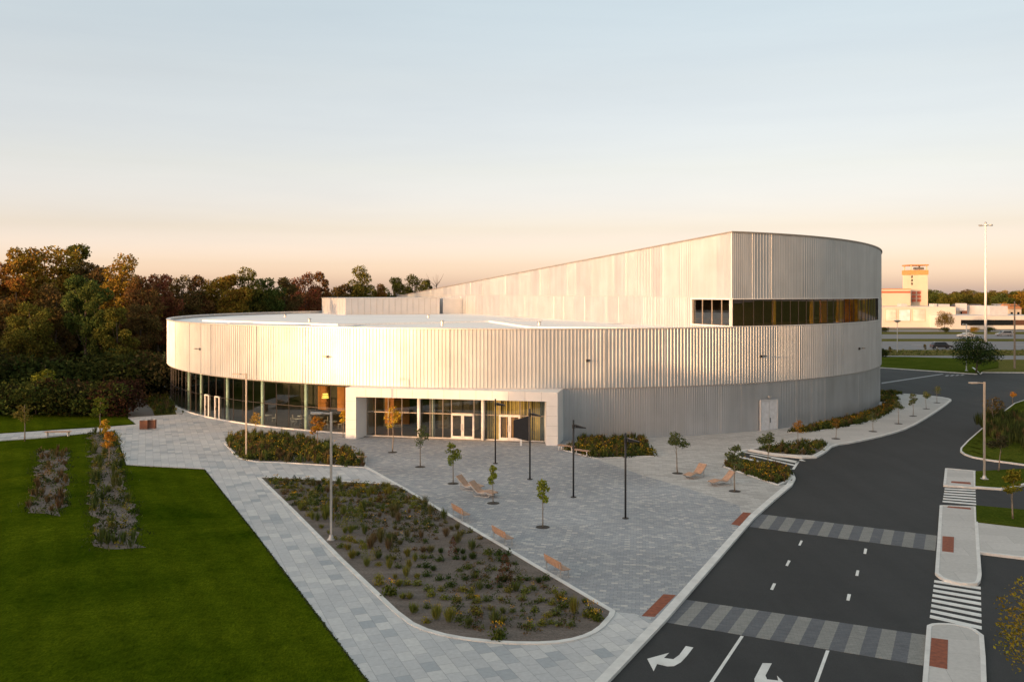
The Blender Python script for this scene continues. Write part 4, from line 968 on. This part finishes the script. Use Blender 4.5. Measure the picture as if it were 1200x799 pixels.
def loose(px,a=.35,sd=1):
    r=random.Random(sd); p=gp(px); q=[]
    for i in range(len(p)):
        u,v=p[i],p[(i+1)%len(p)]; n=max(2,int((v-u).length/.9))
        for k in range(n): w_=u.lerp(v,k/n); q.append(Vector((w_.x+r.uniform(-a,a),w_.y+r.uniform(-a,a))))
    return q
bA=bed([(34,601),(73,603.5),(77,560),(76,530),(47,527),(42,560)],.03,k=False,world=loose([(36,601),(72,603.5),(77,560),(76,530),(47,527),(42,560)],.4,3)); bB=bed([(104,506),(134,506.5),(140,540),(147,575),(158,612),(168,641),(118,643),(108,590),(104,550)],.03,k=False,world=loose([(106,507),(133,507.5),(140,540),(147,575),(158,612),(168,641),(118,643),(108,590),(106,550)],.35,4))
scatter('perennial_planting',bA,105,[('lf_g',.4,.3,34,.07,'mound'),('lf_r',.7,.3,34,.03,'tuft'),('lf_r',.6,.35,30,.08,'mound'),('lf_d',.4,.3,30,.08,'mound')],8,'russet shrubs and grasses in the left strip bed in the lawn')
scatter('perennial_planting',bB,180,[('lf_g',.45,.3,34,.07,'mound'),('lf_g',.8,.35,34,.03,'tuft'),('lf_y',.5,.3,30,.08,'mound'),('lf_d',.5,.35,36,.08,'mound')],9,'green and gold planting in the long strip bed in the lawn')
scatter('tall_grass',gp([(1145,505),(1162,497),(1200,500),(1260,510),(1260,540),(1200,535),(1160,522)]),420,[('lf_d',1.3,.5,46,.04,'tuft'),('lf_g',1.1,.5,46,.04,'tuft'),('lf_r',1.0,.4,30,.04,'tuft')],10,'rough tall grass and weeds on the grass bank',zb=.6)
scatter('tall_grass',gp([(168,470),(180,463),(190,455),(200,470),(207,484),(182,486)]),260,kd_dense,12,'dark low planting beside the dark path left of the round building')
scatter('tall_grass',gp([(1033,409.5),(1300,409.5),(1300,416),(1033,416)]),500,[('straw',.3,.5,16,.07,'tuft'),('straw',.25,.5,16,.07,'tuft'),('lf_g',.3,.5,16,.07,'tuft')],13,'dry roadside grass between the side road and the highway',zb=-.1)
def fringe(name,line,h,n,seed,label,mats=('lf_g','lf_d'),w=.12):
    rs=np.random.RandomState(seed); allv={m:[] for m in mats}
    for a,b in zip(line[:-1],line[1:]):
        L=(b-a).length; k=max(1,int(L*n)); t=rs.uniform(0,1,k); d=(b-a).normalized(); nn=np.array([-d.y,d.x])
        bx=np.stack([a.x+(b.x-a.x)*t,a.y+(b.y-a.y)*t,np.full(k,.0)],1); bx[:,:2]+=nn*rs.normal(0,w,(k,1))
        tp=bx.copy(); tp[:,:2]+=rs.normal(0,h*.5,(k,2)); tp[:,2]+=h*rs.uniform(.5,1.3,k); s_=np.stack([rs.normal(0,1,k),rs.normal(0,1,k),np.zeros(k)],1)*.02; mid=(bx+tp)/2
        v=np.stack([bx,mid-s_,tp,mid+s_],1)
        hf=len(v)//2; allv[mats[0]].append(v[:hf].reshape(-1,3)); allv[mats[1]].append(v[hf:].reshape(-1,3))
    vs=[];mi=[]
    for j,m in enumerate(mats): a=np.concatenate(allv[m]); vs.append(a); mi+=[j]*(len(a)//4)
    me=np_mesh(name,np.concatenate(vs),M[mats[0]]); me.materials.append(M[mats[1]]); me.polygons.foreach_set('material_index',mi); me.update(); o=bpy.data.objects.new(name,me); C.objects.link(o); tag(o,label,'grass',kind='stuff')
fringe('lawn_edge_grass',gp([(55,513.2),(114,507.2),(134,505.5),(147,545.5),(239,550.2),(299,626),(432,801)]),.045,110,1,'short grass blades along the lawn edge',w=.035)
for q_,sd_ in ((bA,5),(bB,6)): fringe('bed_edge_grass',q_+[q_[0]],.18,22,sd_,'longer grass growing round the lawn beds',w=.3)
# big bed with individual plants
big_px=[(303,559)]+[(335,560.3),(400,564),(466,568),(592,642),(718,716.5)]+chaikin([(716,722),(702,738),(680,748),(645,754),(590,753.5),(530,747),(488,735),(464,717)],1)+[(400,656),(345,600)]
bigp=gp(big_px); struct('planting_bed',bigp,-.1,.02,M['mulch']); kerb(bigp+[bigp[0]],.24,-.1,.05)
kerb([G(428,546.5),G(466,568)],.26,-.1,.03)
def tuftmesh(seed,n,h,w,lf,name='foliage',mat='leaf'):
    rs=np.random.RandomState(seed); a=rs.uniform(0,6.28,n); rr=rs.uniform(0,1,n)**.7*w; hh=h*rs.uniform(.45,1.05,n); z=np.zeros(n)
    bx=np.stack([np.cos(a)*rr*.35,np.sin(a)*rr*.35,z],1); tp=np.stack([np.cos(a)*rr,np.sin(a)*rr,hh],1); s=np.stack([-np.sin(a),np.cos(a),z],1)*lf; mid=bx*.5+tp*.5+np.stack([z,z,hh*.08],1)
    return np_mesh(name,np.stack([bx,mid-s,tp,mid+s],1).reshape(-1,3),M[mat])
def moundmesh(seed,n,h,w,lf,lo=.3,name='foliage',mat='leaf',top=False):
    rs=np.random.RandomState(seed); d=rs.normal(size=(n,3)); d/=np.linalg.norm(d,axis=1)[:,None]; d[:,2]=np.abs(d[:,2]); lob=1+.12*np.sin(np.arctan2(d[:,1],d[:,0])*3+seed)[:,None]
    cen=d*np.array([w,w,h])*rs.uniform(lo,1.0,(n,1))*lob; 
    if top: cen[:,2]=h*rs.uniform(.85,1.12,n)
    return np_mesh(name,rquads(n,cen,lf,rs),M[mat])
def spike(seed,n,h,w,lf):
    rs=np.random.RandomState(seed); t=rs.uniform(.03,1,n); a=rs.uniform(0,6.28,n); rr=w*(1-t)**.7*rs.uniform(.3,1,n)**.5+.03; cen=np.stack([np.cos(a)*rr,np.sin(a)*rr,t*h],1); return np_mesh('foliage',rquads(n,cen,lf,rs),M['leaf'])
PL_={'tuft':[tuftmesh(i,150,.50,.42,.014) for i in range(3)],'mound':[moundmesh(i,210,.40,.36,.052,.15) for i in range(3)],'airy':[tuftmesh(20+i,150,.85,.45,.012) for i in range(3)],'spike':[spike(i,420,1.3,.42,.045) for i in range(2)],'small':[moundmesh(7+i,90,.26,.2,.045,.1) for i in range(2)]}
FL=[moundmesh(40+i,22,.44,.28,.04,.5,'flower_heads','flower',True) for i in range(2)]
LB={'tuft':('upright grassy clump in the large kerbed mulch bed','plant','ornamental_grass'),'mound':('low rounded leafy clump in the large kerbed mulch bed','plant','perennial'),'airy':('tall airy wispy plant in the large kerbed mulch bed','plant','ornamental_grass'),'spike':('conical bushy shrub in the large kerbed mulch bed','shrub','shrub'),'small':('tiny dark clump in a planted row of the large mulch bed','plant','perennial'),'flower':('yellow-flowered clump in the large kerbed mulch bed','plant','flowering_perennial')}
pr_=random.Random(5); cnt=0
def plant(kind,x,y,s,col,label=None):
    p=G(x,y)
    if kind=='flower':
        t=bpy.data.objects.new('flowering_perennial',pr_.choice(PL_['mound'])); t.location=(p.x,p.y,.02); t.color=(*col,1); link(t); k=bpy.data.objects.new('flower_heads',pr_.choice(FL)); link(k,t)
    else:
        t=bpy.data.objects.new(LB[kind][2],pr_.choice(PL_[kind])); t.location=(p.x,p.y,.02); t.color=(*col,1); link(t)
    t.rotation_euler=(0,0,pr_.uniform(0,6.3)); t.scale=(s,s,s*pr_.uniform(.85,1.2)); tag(t,label or LB[kind][0],LB[kind][1],None if label else kind.replace('tuft','upright grass').replace('airy','airy')+' clumps in the large mulch bed'); return t
CG=[(.16,.18,.04),(.20,.20,.04),(.11,.135,.038),(.21,.19,.04)]; CRs=[(.17,.12,.06),(.15,.14,.05),(.14,.13,.05)]
row=0; y=565.0
while y<748:
    dyr=1.9+(y-565)*.040; row+=1
    xx=300.0
    while xx<722:
        step=(5.2+(y-565)*.042)*pr_.uniform(.7,1.5); xx+=step
        yy=y+pr_.uniform(-.25,.25)*dyr*2+(xx-500)*.03
        p=G(xx,yy).to_2d()
        if yy<562 or not inpoly(p,bigp) : continue
        # keep clear of the kerb
        if not all(inpoly((p.x+a,p.y+b),bigp) for a,b in ((.45,0),(-.45,0),(0,.5),(0,-.5))): continue
        zone=pr_.random()
        den=.85 if yy<600 else (.7 if yy<640 else .8)
        if xx>560 and yy<650: den*=.4
        if xx<470 and yy>590: den*=1.1
        if pr_.random()>den: continue
        if yy<598: kind=pr_.choice(('mound','mound','tuft','airy','mound','mound','flower','mound')); col=pr_.choice(CG if pr_.random()<.65 else CRs)
        elif yy<648 and xx>430: kind=pr_.choice(('airy','small','airy','tuft','small')); col=pr_.choice(CRs+CG[2:3])
        elif yy<690 and xx>490: kind=pr_.choice(('small','small','mound','tuft')); col=pr_.choice(((.05,.08,.022),(.065,.095,.025),(.11,.13,.03)))
        elif xx<500: kind=pr_.choice(('tuft','mound','tuft','airy','mound','airy','spike')); col=pr_.choice(CG)
        else: kind=pr_.choice(('mound','tuft','airy','mound','small','mound','small','flower')); col=pr_.choice(CG)
        plant(kind,xx,yy,(pr_.uniform(.6,1.0) if kind in ('mound','small','flower') else pr_.uniform(.5,.9))*(1.0 if kind!='small' else 1.25),col); cnt+=1
    y+=dyr*1.85
print('plants',cnt)
scatter('low_groundcover',gp([(306,560),(400,565.5),(464,570),(520,604),(500,640),(420,625),(345,596)]),420,[('lf_g',.28,.25,40,.045,'mound'),('lf_r',.25,.25,34,.045,'mound'),('lf_d',.28,.22,30,.045,'mound'),('flower',.3,.2,3,.04,'top')],31,'low mixed groundcover filling the upper end of the large mulch bed')
scatter('low_groundcover',gp([(520,690),(560,640),(600,660),(660,700),(700,722),(680,738),(600,748),(540,738)]),260,[('lf_g',.22,.18,30,.04,'mound'),('lf_r',.2,.2,24,.04,'mound'),('lf_d',.22,.18,24,.04,'mound')],32,'thin low groundcover at the rounded end of the large mulch bed')
for x,yb,s,col,lb in ((498,618,1.0,(.07,.085,.03),'olive conical shrub near the top right of the large mulch bed'),(592,685,1.15,(.11,.06,.035),'tall brown-red pointed shrub near the right kerb of the large bed'),(463,658,.9,(.07,.075,.03),'olive wispy shrub in the middle of the large bed'),(531,652,.7,(.12,.06,.04),'reddish small pointed shrub in the middle of the large bed'),(375,592,.9,(.03,.06,.02),'dark green shrub near the left kerb at the top of the large bed'),(345,572,.8,(.045,.06,.03),'grey-green shrub at the top left corner of the large bed'),(445,590,.6,(.12,.06,.035),'russet shrub in the upper part of the large bed')):
    plant('spike',x,yb,s,col,lb)
for x,yb,s,lb in ((457,697,1.35,'largest yellow-flowered clump near the left kerb of the large bed'),(583,749,1.2,'orange-yellow flowered clump at the bottom kerb of the large bed'),(693,722,1.2,'yellow-flowered clump in the right corner tip of the large bed'),(700,727,1.0,'yellow-flowered clump nearest the rounded right tip of the large bed'),(660,712,1.0,'yellow-flowered clump on the right side of the large bed near the tip')):
    plant('flower',x,yb,s,(.08,.10,.02),lb)
# ============================================================ FAR BACKGROUND
def cars():
    def car(loc,rz,body,label,suv=1,L=4.9):
        t=empty('parked_car' if False else 'car',loc,rz,label,'car')
        h=1.75 if suv else 1.45; w=.93
        lo=[(-L/2,.45),(-L/2+.05,.95),(-L/2+.25,1.02),(L/2-1.3,1.0),(L/2-.2,.82),(L/2,.6),(L/2,.35),(-L/2,.32)]
        m=MB(); 
        n=len(lo); vs=[(x,-w,z) for x,z in lo]+[(x,w,z) for x,z in lo]; m.add(vs,[tuple(range(n)),tuple(range(2*n-1,n-1,-1))]+[(i,i+n,(i+1)%n+n,(i+1)%n) for i in range(n)])
        up=[(-L/2+.2,1.02),(-L/2+.55,h-.06),(-L/2+.9,h),(.35,h),(.75,h-.1),(1.35,1.0)] if suv else [(-L/2+.6,1.0),(-L/2+1.25,h),(.3,h),(.65,h-.06),(1.4,1.0)]
        n=len(up); vs=[(x,-w+(z-1)*.25+.03,z) for x,z in up]+[(x,w-(z-1)*.25-.03,z) for x,z in up]; m.add(vs,[tuple(range(n)),tuple(range(2*n-1,n-1,-1))]+[(i,i+n,(i+1)%n+n,(i+1)%n) for i in range(n)])
        m.build('body',body,t)
        m=MB(); x0=up[0][0]+.35; x1=up[-1][0]-.3
        for s in (-1,1):
            y0=s*(w-.015); y1=s*(w-.155); q=[(x0,y0,1.08),(x1,y0,1.08),(x1-.5,y1,h-.13),(x0+.25,y1,h-.13)]
            m.add(q,[(0,1,2,3) if s<0 else (3,2,1,0)])
        m.add([(up[-1][0]-.02,-w+.12,1.06),(up[-1][0]-.02,w-.12,1.06),(up[-2][0]+.06,w-.2,h-.12),(up[-2][0]+.06,-w+.2,h-.12)],[(0,1,2,3)])
        m.build('side_glass',M['carglass'],t)
        for x in (-L/2+.9,L/2-.95):
            for s in (-1,1):
                m=MB(); m.tube([(x,s*(w-.2),.34),(x,s*(w+.01),.34)],.34,16); wh=m.build('wheel',M['black'],t); m=MB(); m.tube([(x,s*(w+.0),.34),(x,s*(w+.03),.34)],.2,12); m.build('rim',M['galv'],wh)
        for s in (-.65,.65): m=MB(); m.box((L/2-.06,s,.72),(.14,.35,.14)); m.build('headlight',M['lens'],t); m=MB(); m.box((-L/2+.02,s,.85),(.08,.3,.16)); m.build('tail_light',plain('red_lens',(.4,.02,.02),.3),t)
        return t
    D=lambda px,y:((px-600)*H0/(y-HY),F*H0/(y-HY),-.12)
    car(D(1103.5,408),0,plain('dark_grey_paint',(.045,.045,.05),.25,.3),'dark grey SUV driving right on the near highway lane',1,5.2)
    car(D(1132,394.8),math.pi,plain('white_car_paint',(.65,.63,.6),.3),'white saloon car on the far highway lane behind the white lamp post',0,5.0)
    car(D(1177,393.2),math.pi,plain('silver_car_paint',(.35,.36,.38),.3,.5),'silver SUV on the far highway lane near the right edge',1,5.2)
cars()
# high mast
p=G(1155,401); t=empty('high_mast_light',(p.x,p.y,-.12),0,'very tall tapering white mast with a ring of floodlights','mast light')
hm=H0+(HY-262)*p.y/F+.1; m=MB(); m.tube([(0,0,0),(0,0,hm)],[.40,.17],12); m.build('mast',M['white'],t,smooth=True)
m=MB(); q=[(1.2*math.cos(a),1.2*math.sin(a),hm-.5) for a in [i*math.pi/8 for i in range(17)]]; m.tube(q,.07,6,cap=False)
for k in range(4): a=k*math.pi/2; m.bar((0,0,hm-.5),(1.2*math.cos(a),1.2*math.sin(a),hm-.5),.1,.1)
m.build('head_ring',M['galv'],t)
for k in range(6):
    a=k*math.pi/3; m=MB(); m.box((1.55*math.cos(a),1.55*math.sin(a),hm-.5),(.75,.5,.36),a); m.build('floodlight',M['galv'],t)
m=MB(); m.tube([(0,0,hm),(0,0,hm+.55)],[.45,.12],8); m.build('cap',M['galv'],t)
p=G(1189,431.5); t=empty('utility_pole',(p.x,p.y,0),0,'wooden utility pole on the verge near the right edge','utility pole')
m=MB(); m.tube([(0,0,0),(0,0,12.4)],[.19,.12],8); m.build('pole',M['barklt'],t); m=MB(); m.box((0,0,11.6),(1.8,.1,.12)); m.build('crossarm',M['bark'],t)
for s in (-.8,0,.8): m=MB(); m.tube([(s,0,11.66),(s,0,11.85)],.05,6); m.build('insulator',M['galv'],t)
p=G(1051.5,412); t=empty('road_lamp',(p.x,p.y,-.1),0,'thin grey pole with a round hooded head beside the highway','lamp post')
m=MB(); m.tube([(0,0,0),(0,0,7.0)],.08,8); m.build('pole',M['galv'],t); m=MB(); m.tube([(0,0,7.0),(0,0,7.5)],[.25,.85],14); m.tube([(0,0,7.5),(0,0,7.62)],[.85,.3],14); m.build('head',M['galv'],t)
# factory
def wb(px0,px1,D): return (px0-600)*D/F,(px1-600)*D/F
cream=plain('cream_wall',(.62,.53,.42),.8,0,.08,.1); whitew=plain('white_factory_wall',(.66,.60,.53),.8,0,.08,.1); redst=plain('red_stripe',(.50,.13,.07),.7)
Z=lambda y,D:H0-(y-HY)*D/F
D=370
t=empty('factory_building',(0,0,0),0,'long low cream factory with three framed wall panels','building')
x0,x1=wb(980,1200,D); x1+=60
m=MB(); m.prism([(x0,D),(wb(0,1120,D)[1],D),(wb(0,1120,D)[1],D+50),(x0,D+50)],-.14,Z(359.5,D)); fw=m.build('wall',whitew,t)
for a,b,y0,y1,c in ((1038,1049.5,363,376,(.75,.68,.6)),(1053.5,1066,363,376,(.6,.70,.74)),(1070,1083.5,362.5,376,(.72,.64,.58))):
    u,v=wb(a,b,D); m=MB(); m.box(((u+v)/2,D-.1,(Z(y0,D)+Z(y1,D))/2),(v-u+.7,.12,Z(y0,D)-Z(y1,D)+.7)); fr=m.build('panel_frame',cream,fw)
    m=MB(); m.box(((u+v)/2,D-.2,(Z(y0,D)+Z(y1,D))/2),(v-u,.12,Z(y0,D)-Z(y1,D))); m.build('wall_panel',plain('printed_panel',c,.6,0,.3,.25),fr)
u,v=wb(1110,1123,D); 
for a,b,yt in ((1125,1133,357),(1056,1063,357.5),(1094,1098,357.3),(1100,1113,357.8)):
    u,v=wb(a,b,D+6); m=MB(); m.box(((u+v)/2,D+8,Z(yt,D+6)-1),(v-u,4,3)); m.build('roof_unit',M['pent'],t)
t=empty('office_block',(0,0,0),0,'white flat-roofed block with a long black window band','building')
D=352; u,v=wb(1115,1230,D); m=MB(); m.prism([(u,D),(v,D),(v,D+30),(u,D+30)],-.14,Z(370,D)); w_=m.build('wall',plain('white_render',(.62,.60,.58),.8,0,.05,.1),t)
u2,v2=wb(1126,1187,D); m=MB(); m.box(((u2+v2)/2,D-.06,Z(378,D)),(v2-u2,.15,(381.3-375)*D/F)); m.build('window_band',M['carglass'],t)
u3,v3=wb(1187,1230,D); m=MB(); m.box(((u3+v3)/2,D-.06,Z(378,D)),(v3-u3,.1,2)); m.build('window_band',plain('bronze_glass',(.10,.05,.03),.3),t)
u,v=wb(1160,1181,D+10); m=MB(); m.prism([(u,D+10),(v,D+10),(v,D+28),(u,D+28)],3,Z(358.5,D+10)); m.build('rooftop_block',M['pent'],t)
t=empty('tower_building',(0,0,0),0,'slim cream factory tower with an open orange-roofed top','tower'); D=405
X0,X1=wb(1067,1085.5,D); sx=X1-X0
m=MB(); m.prism([(X0,D),(X1,D-1.5),(X1+.6,D+7),(X0,D+8)],0,Z(322,D)); tw_=m.build('shaft',cream,t)
m=MB(); m.prism([(X0-.3,D-.3),(X1+.2,D-1.8),(X1+.7,D+8),(X0-.3,D+8.3)],Z(322,D),Z(316.5,D)); m.build('cornice',plain('ochre_band',(.55,.27,.10),.8),t)
m=MB()
for x,y in ((X0+.3,D),(X1-.3,D-1),(X0+.3,D+7),(X1,D+7)): m.box((x,y,(Z(316.5,D)+Z(311.5,D))/2),(.5,.5,Z(311.5,D)-Z(316.5,D)))
m.build('corner_post',cream,t); m=MB(); m.prism([(X0-.4,D-.4),(X1+.3,D-1.9),(X1+.6,D+8),(X0-.4,D+8)],Z(311.5,D),Z(310,D)); m.build('roof',plain('orange_roof',(.55,.22,.08),.8),t)
m=MB(); m.box(((X0+X1)/2+1.4,D+3,Z(314.6,D)),(sx*.5,3,1.0)); m.build('plant_unit',M['bolt'],t)
for yy in (320.5,324.5,328.5,332.5): m=MB(); m.box((X0+1.2,D-.12,Z(yy,D)),(1.8,.15,1.1)); m.build('window',M['carglass'],t)
for k,yy in enumerate((343,347.5,352)):
    for xx in (1070,1076): m=MB(); m.box(((xx-600)*D/F,D-.7,Z(yy,D)),(1.5,.8,1.2)); m.build('balcony_opening',redst,t)
t=empty('warehouse_block',(0,0,0),0,'cream block with a red roof stripe left of the tower','building'); D=398
u,v=wb(985,1067,D); m=MB(); m.prism([(u,D),(v,D),(v,D+20),(u,D+20)],0,Z(339,D)); w_=m.build('wall',cream,t); m=MB(); m.box(((u+v)/2,D-.06,Z(342.3,D)),(v-u-.1,.12,.8)); m.build('stripe',redst,t)
m=MB(); m.box(((u+v)/2,D+9.9,Z(338.6,D)),(v-u+.4,20.6,.25)); m.build('roof',plain('orange_roof',(.55,.22,.08),.8),t)
# far trees and houses
r=random.Random(8)
for i in range(34):
    x=1030+i*5.6+r.uniform(-2,2); D=560+r.uniform(-50,90); y=337+r.uniform(0,5); 
    if 1062<x<1090: continue
    z=H0+(HY-y)*D/F; tree('distant_tree',((x-600)*D/F,D,0),(('big','bush')[i%2],i%3),z,r.choice((OLV,GOLD,YG,BRN,GRN)),'small distant tree on the horizon behind the factory','tree','distant horizon trees',r.uniform(0,6),1.35)
for i in range(30):
    x=1040+i*7+r.uniform(-2,2); D=450+r.uniform(-20,60); tree('distant_tree',((x-600)*D/F,D,0),('bush',i%3),r.uniform(6,9.5),r.choice((OLV,DGR,GRN,GRN,GOLD)),'low dark distant tree among the houses behind the factory','tree','distant lower trees',r.uniform(0,6),1.5)
for i,(x,lb) in enumerate(((1095,'small brick house left among the distant trees'),(1141,'small brick house in the middle of the distant trees'),(1125,'distant pale house between the two brick ones'),(1183,'distant house with orange roof near the right edge'),(1172,'distant grey-roofed house left of the orange-roofed one'))):
    D=440-(i%2)*8; X=(x-600)*D/F; t=empty('house',(X,D,0),r.uniform(-.3,.3),lb,'house'); m=MB(); m.box((0,0,3.2),(7,7,6.4)); m.build('wall',[plain('brick_wall',(.40,.16,.09),.85),plain('brick_wall',(.40,.16,.09),.85),cream,cream,whitew][i],t)
    m=MB(); m.add([(-3.9,-3.9,6.4),(3.9,-3.9,6.4),(3.9,3.9,6.4),(-3.9,3.9,6.4),(-3.9,0,8.6),(3.9,0,8.6)],[(0,1,5,4),(2,3,4,5),(1,2,5),(3,0,4),(0,3,2,1)]); m.build('roof',plain('house_roof',((.15,.12,.11),(.15,.12,.11),(.2,.18,.17),(.5,.2,.07),(.28,.28,.29))[i],.8),t)
    for sx in (-1.8,1.8): m=MB(); m.box((sx,-3.53,4.2),(1.2,.08,1.3)); m.build('window',M['carglass'],t)
# trees peeping above the flank wall
for x,y,lb in ((540,331,'small tree top just above the sloping roof edge, left one'),(563,328,'small tree top just above the sloping roof edge, right one')):
    D=300; tree('distant_tree',((x-600)*D/F,D,0),('big',2),H0+(HY-y)*D/F,OLV,lb,'tree',None,1,.6)
# bare tree
p=Vector(((511-600)*228/F,228,0)); rs=random.Random(2); t=empty('bare_tree',p,0,'bare leafless twiggy tree at the right end of the woodland','tree')
m=MB(); m.tube([(0,0,0),(.2,0,8),(0,.2,17)],[.25,.15,.04],6)
for k in range(22): z=rs.uniform(8,16); a=rs.uniform(0,6.3); l=rs.uniform(1.5,3.5); m.tube([(0.1,0,z),(math.cos(a)*l*.5,math.sin(a)*l*.5,z+l*.5),(math.cos(a)*l*.8,math.sin(a)*l*.8,z+l*1.1)],[.06,.04,.015],4)
m.build('trunk',M['bark'],t)
# ============================================================ SKY, SUN, CAMERA
w=bpy.data.worlds.new('World'); scene.world=w; w.use_nodes=True; nt=w.node_tree; bg=nt.nodes['Background']
st=N(nt,'ShaderNodeTexSky'); st.sky_type='NISHITA'; st.sun_disc=False; st.sun_elevation=R_(EL)
az=math.atan2(SUNAZ.x,SUNAZ.y); st.sun_rotation=az%(2*math.pi); st.altitude=50; st.air_density=1.0; st.dust_density=1.2; st.ozone_density=1.0
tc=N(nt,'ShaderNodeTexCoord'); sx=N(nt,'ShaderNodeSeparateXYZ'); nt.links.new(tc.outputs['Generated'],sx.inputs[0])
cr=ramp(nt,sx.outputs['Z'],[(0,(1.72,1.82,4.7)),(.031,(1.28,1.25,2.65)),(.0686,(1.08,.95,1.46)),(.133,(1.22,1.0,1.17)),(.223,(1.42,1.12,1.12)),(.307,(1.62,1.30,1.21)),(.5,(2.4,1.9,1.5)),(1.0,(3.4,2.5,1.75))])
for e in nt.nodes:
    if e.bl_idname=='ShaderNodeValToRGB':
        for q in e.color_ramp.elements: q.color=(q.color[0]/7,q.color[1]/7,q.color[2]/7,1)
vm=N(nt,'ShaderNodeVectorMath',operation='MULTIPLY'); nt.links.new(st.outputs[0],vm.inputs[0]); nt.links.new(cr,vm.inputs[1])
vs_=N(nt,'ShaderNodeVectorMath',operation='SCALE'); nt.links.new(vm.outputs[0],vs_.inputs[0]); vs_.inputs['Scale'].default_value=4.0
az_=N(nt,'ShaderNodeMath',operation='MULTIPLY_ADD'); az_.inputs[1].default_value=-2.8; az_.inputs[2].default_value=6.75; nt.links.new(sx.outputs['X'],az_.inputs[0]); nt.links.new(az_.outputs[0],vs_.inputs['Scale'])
mpk=N(nt,'ShaderNodeMapping'); mpk.inputs['Scale'].default_value=(1.6,1.6,16); nt.links.new(tc.outputs['Generated'],mpk.inputs['Vector'])
stk=ramp(nt,noise(nt,mpk.outputs['Vector'],1.4,5,.6,.3),[(.3,(.945,.95,.965)),(.7,(1,1,1))])
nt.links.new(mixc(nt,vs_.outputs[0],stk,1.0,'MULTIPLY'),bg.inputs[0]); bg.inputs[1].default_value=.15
sun=bpy.data.lights.new('Sun','SUN'); sun.energy=2.0; sun.angle=R_(.8); sun.color=(1,.57,.27); so=bpy.data.objects.new('Sun',sun); C.objects.link(so)
sd=Vector((SUNAZ.x*math.cos(R_(EL)),SUNAZ.y*math.cos(R_(EL)),math.sin(R_(EL)))); so.rotation_euler=sd.to_track_quat('Z','Y').to_euler(); so.location=(0,0,60)
cam=bpy.data.cameras.new('Camera'); co=bpy.data.objects.new('Camera',cam); C.objects.link(co); co.location=(0,0,H0); co.rotation_euler=(R_(90),0,0)
cam.sensor_width=36; cam.lens=36*F/1200; cam.shift_y=-56.5/1200; cam.clip_end=6000; cam.clip_start=.5; scene.camera=co
scene.view_settings.view_transform='Standard'; scene.view_settings.look='None'; scene.view_settings.exposure=1.1; scene.view_settings.gamma=1
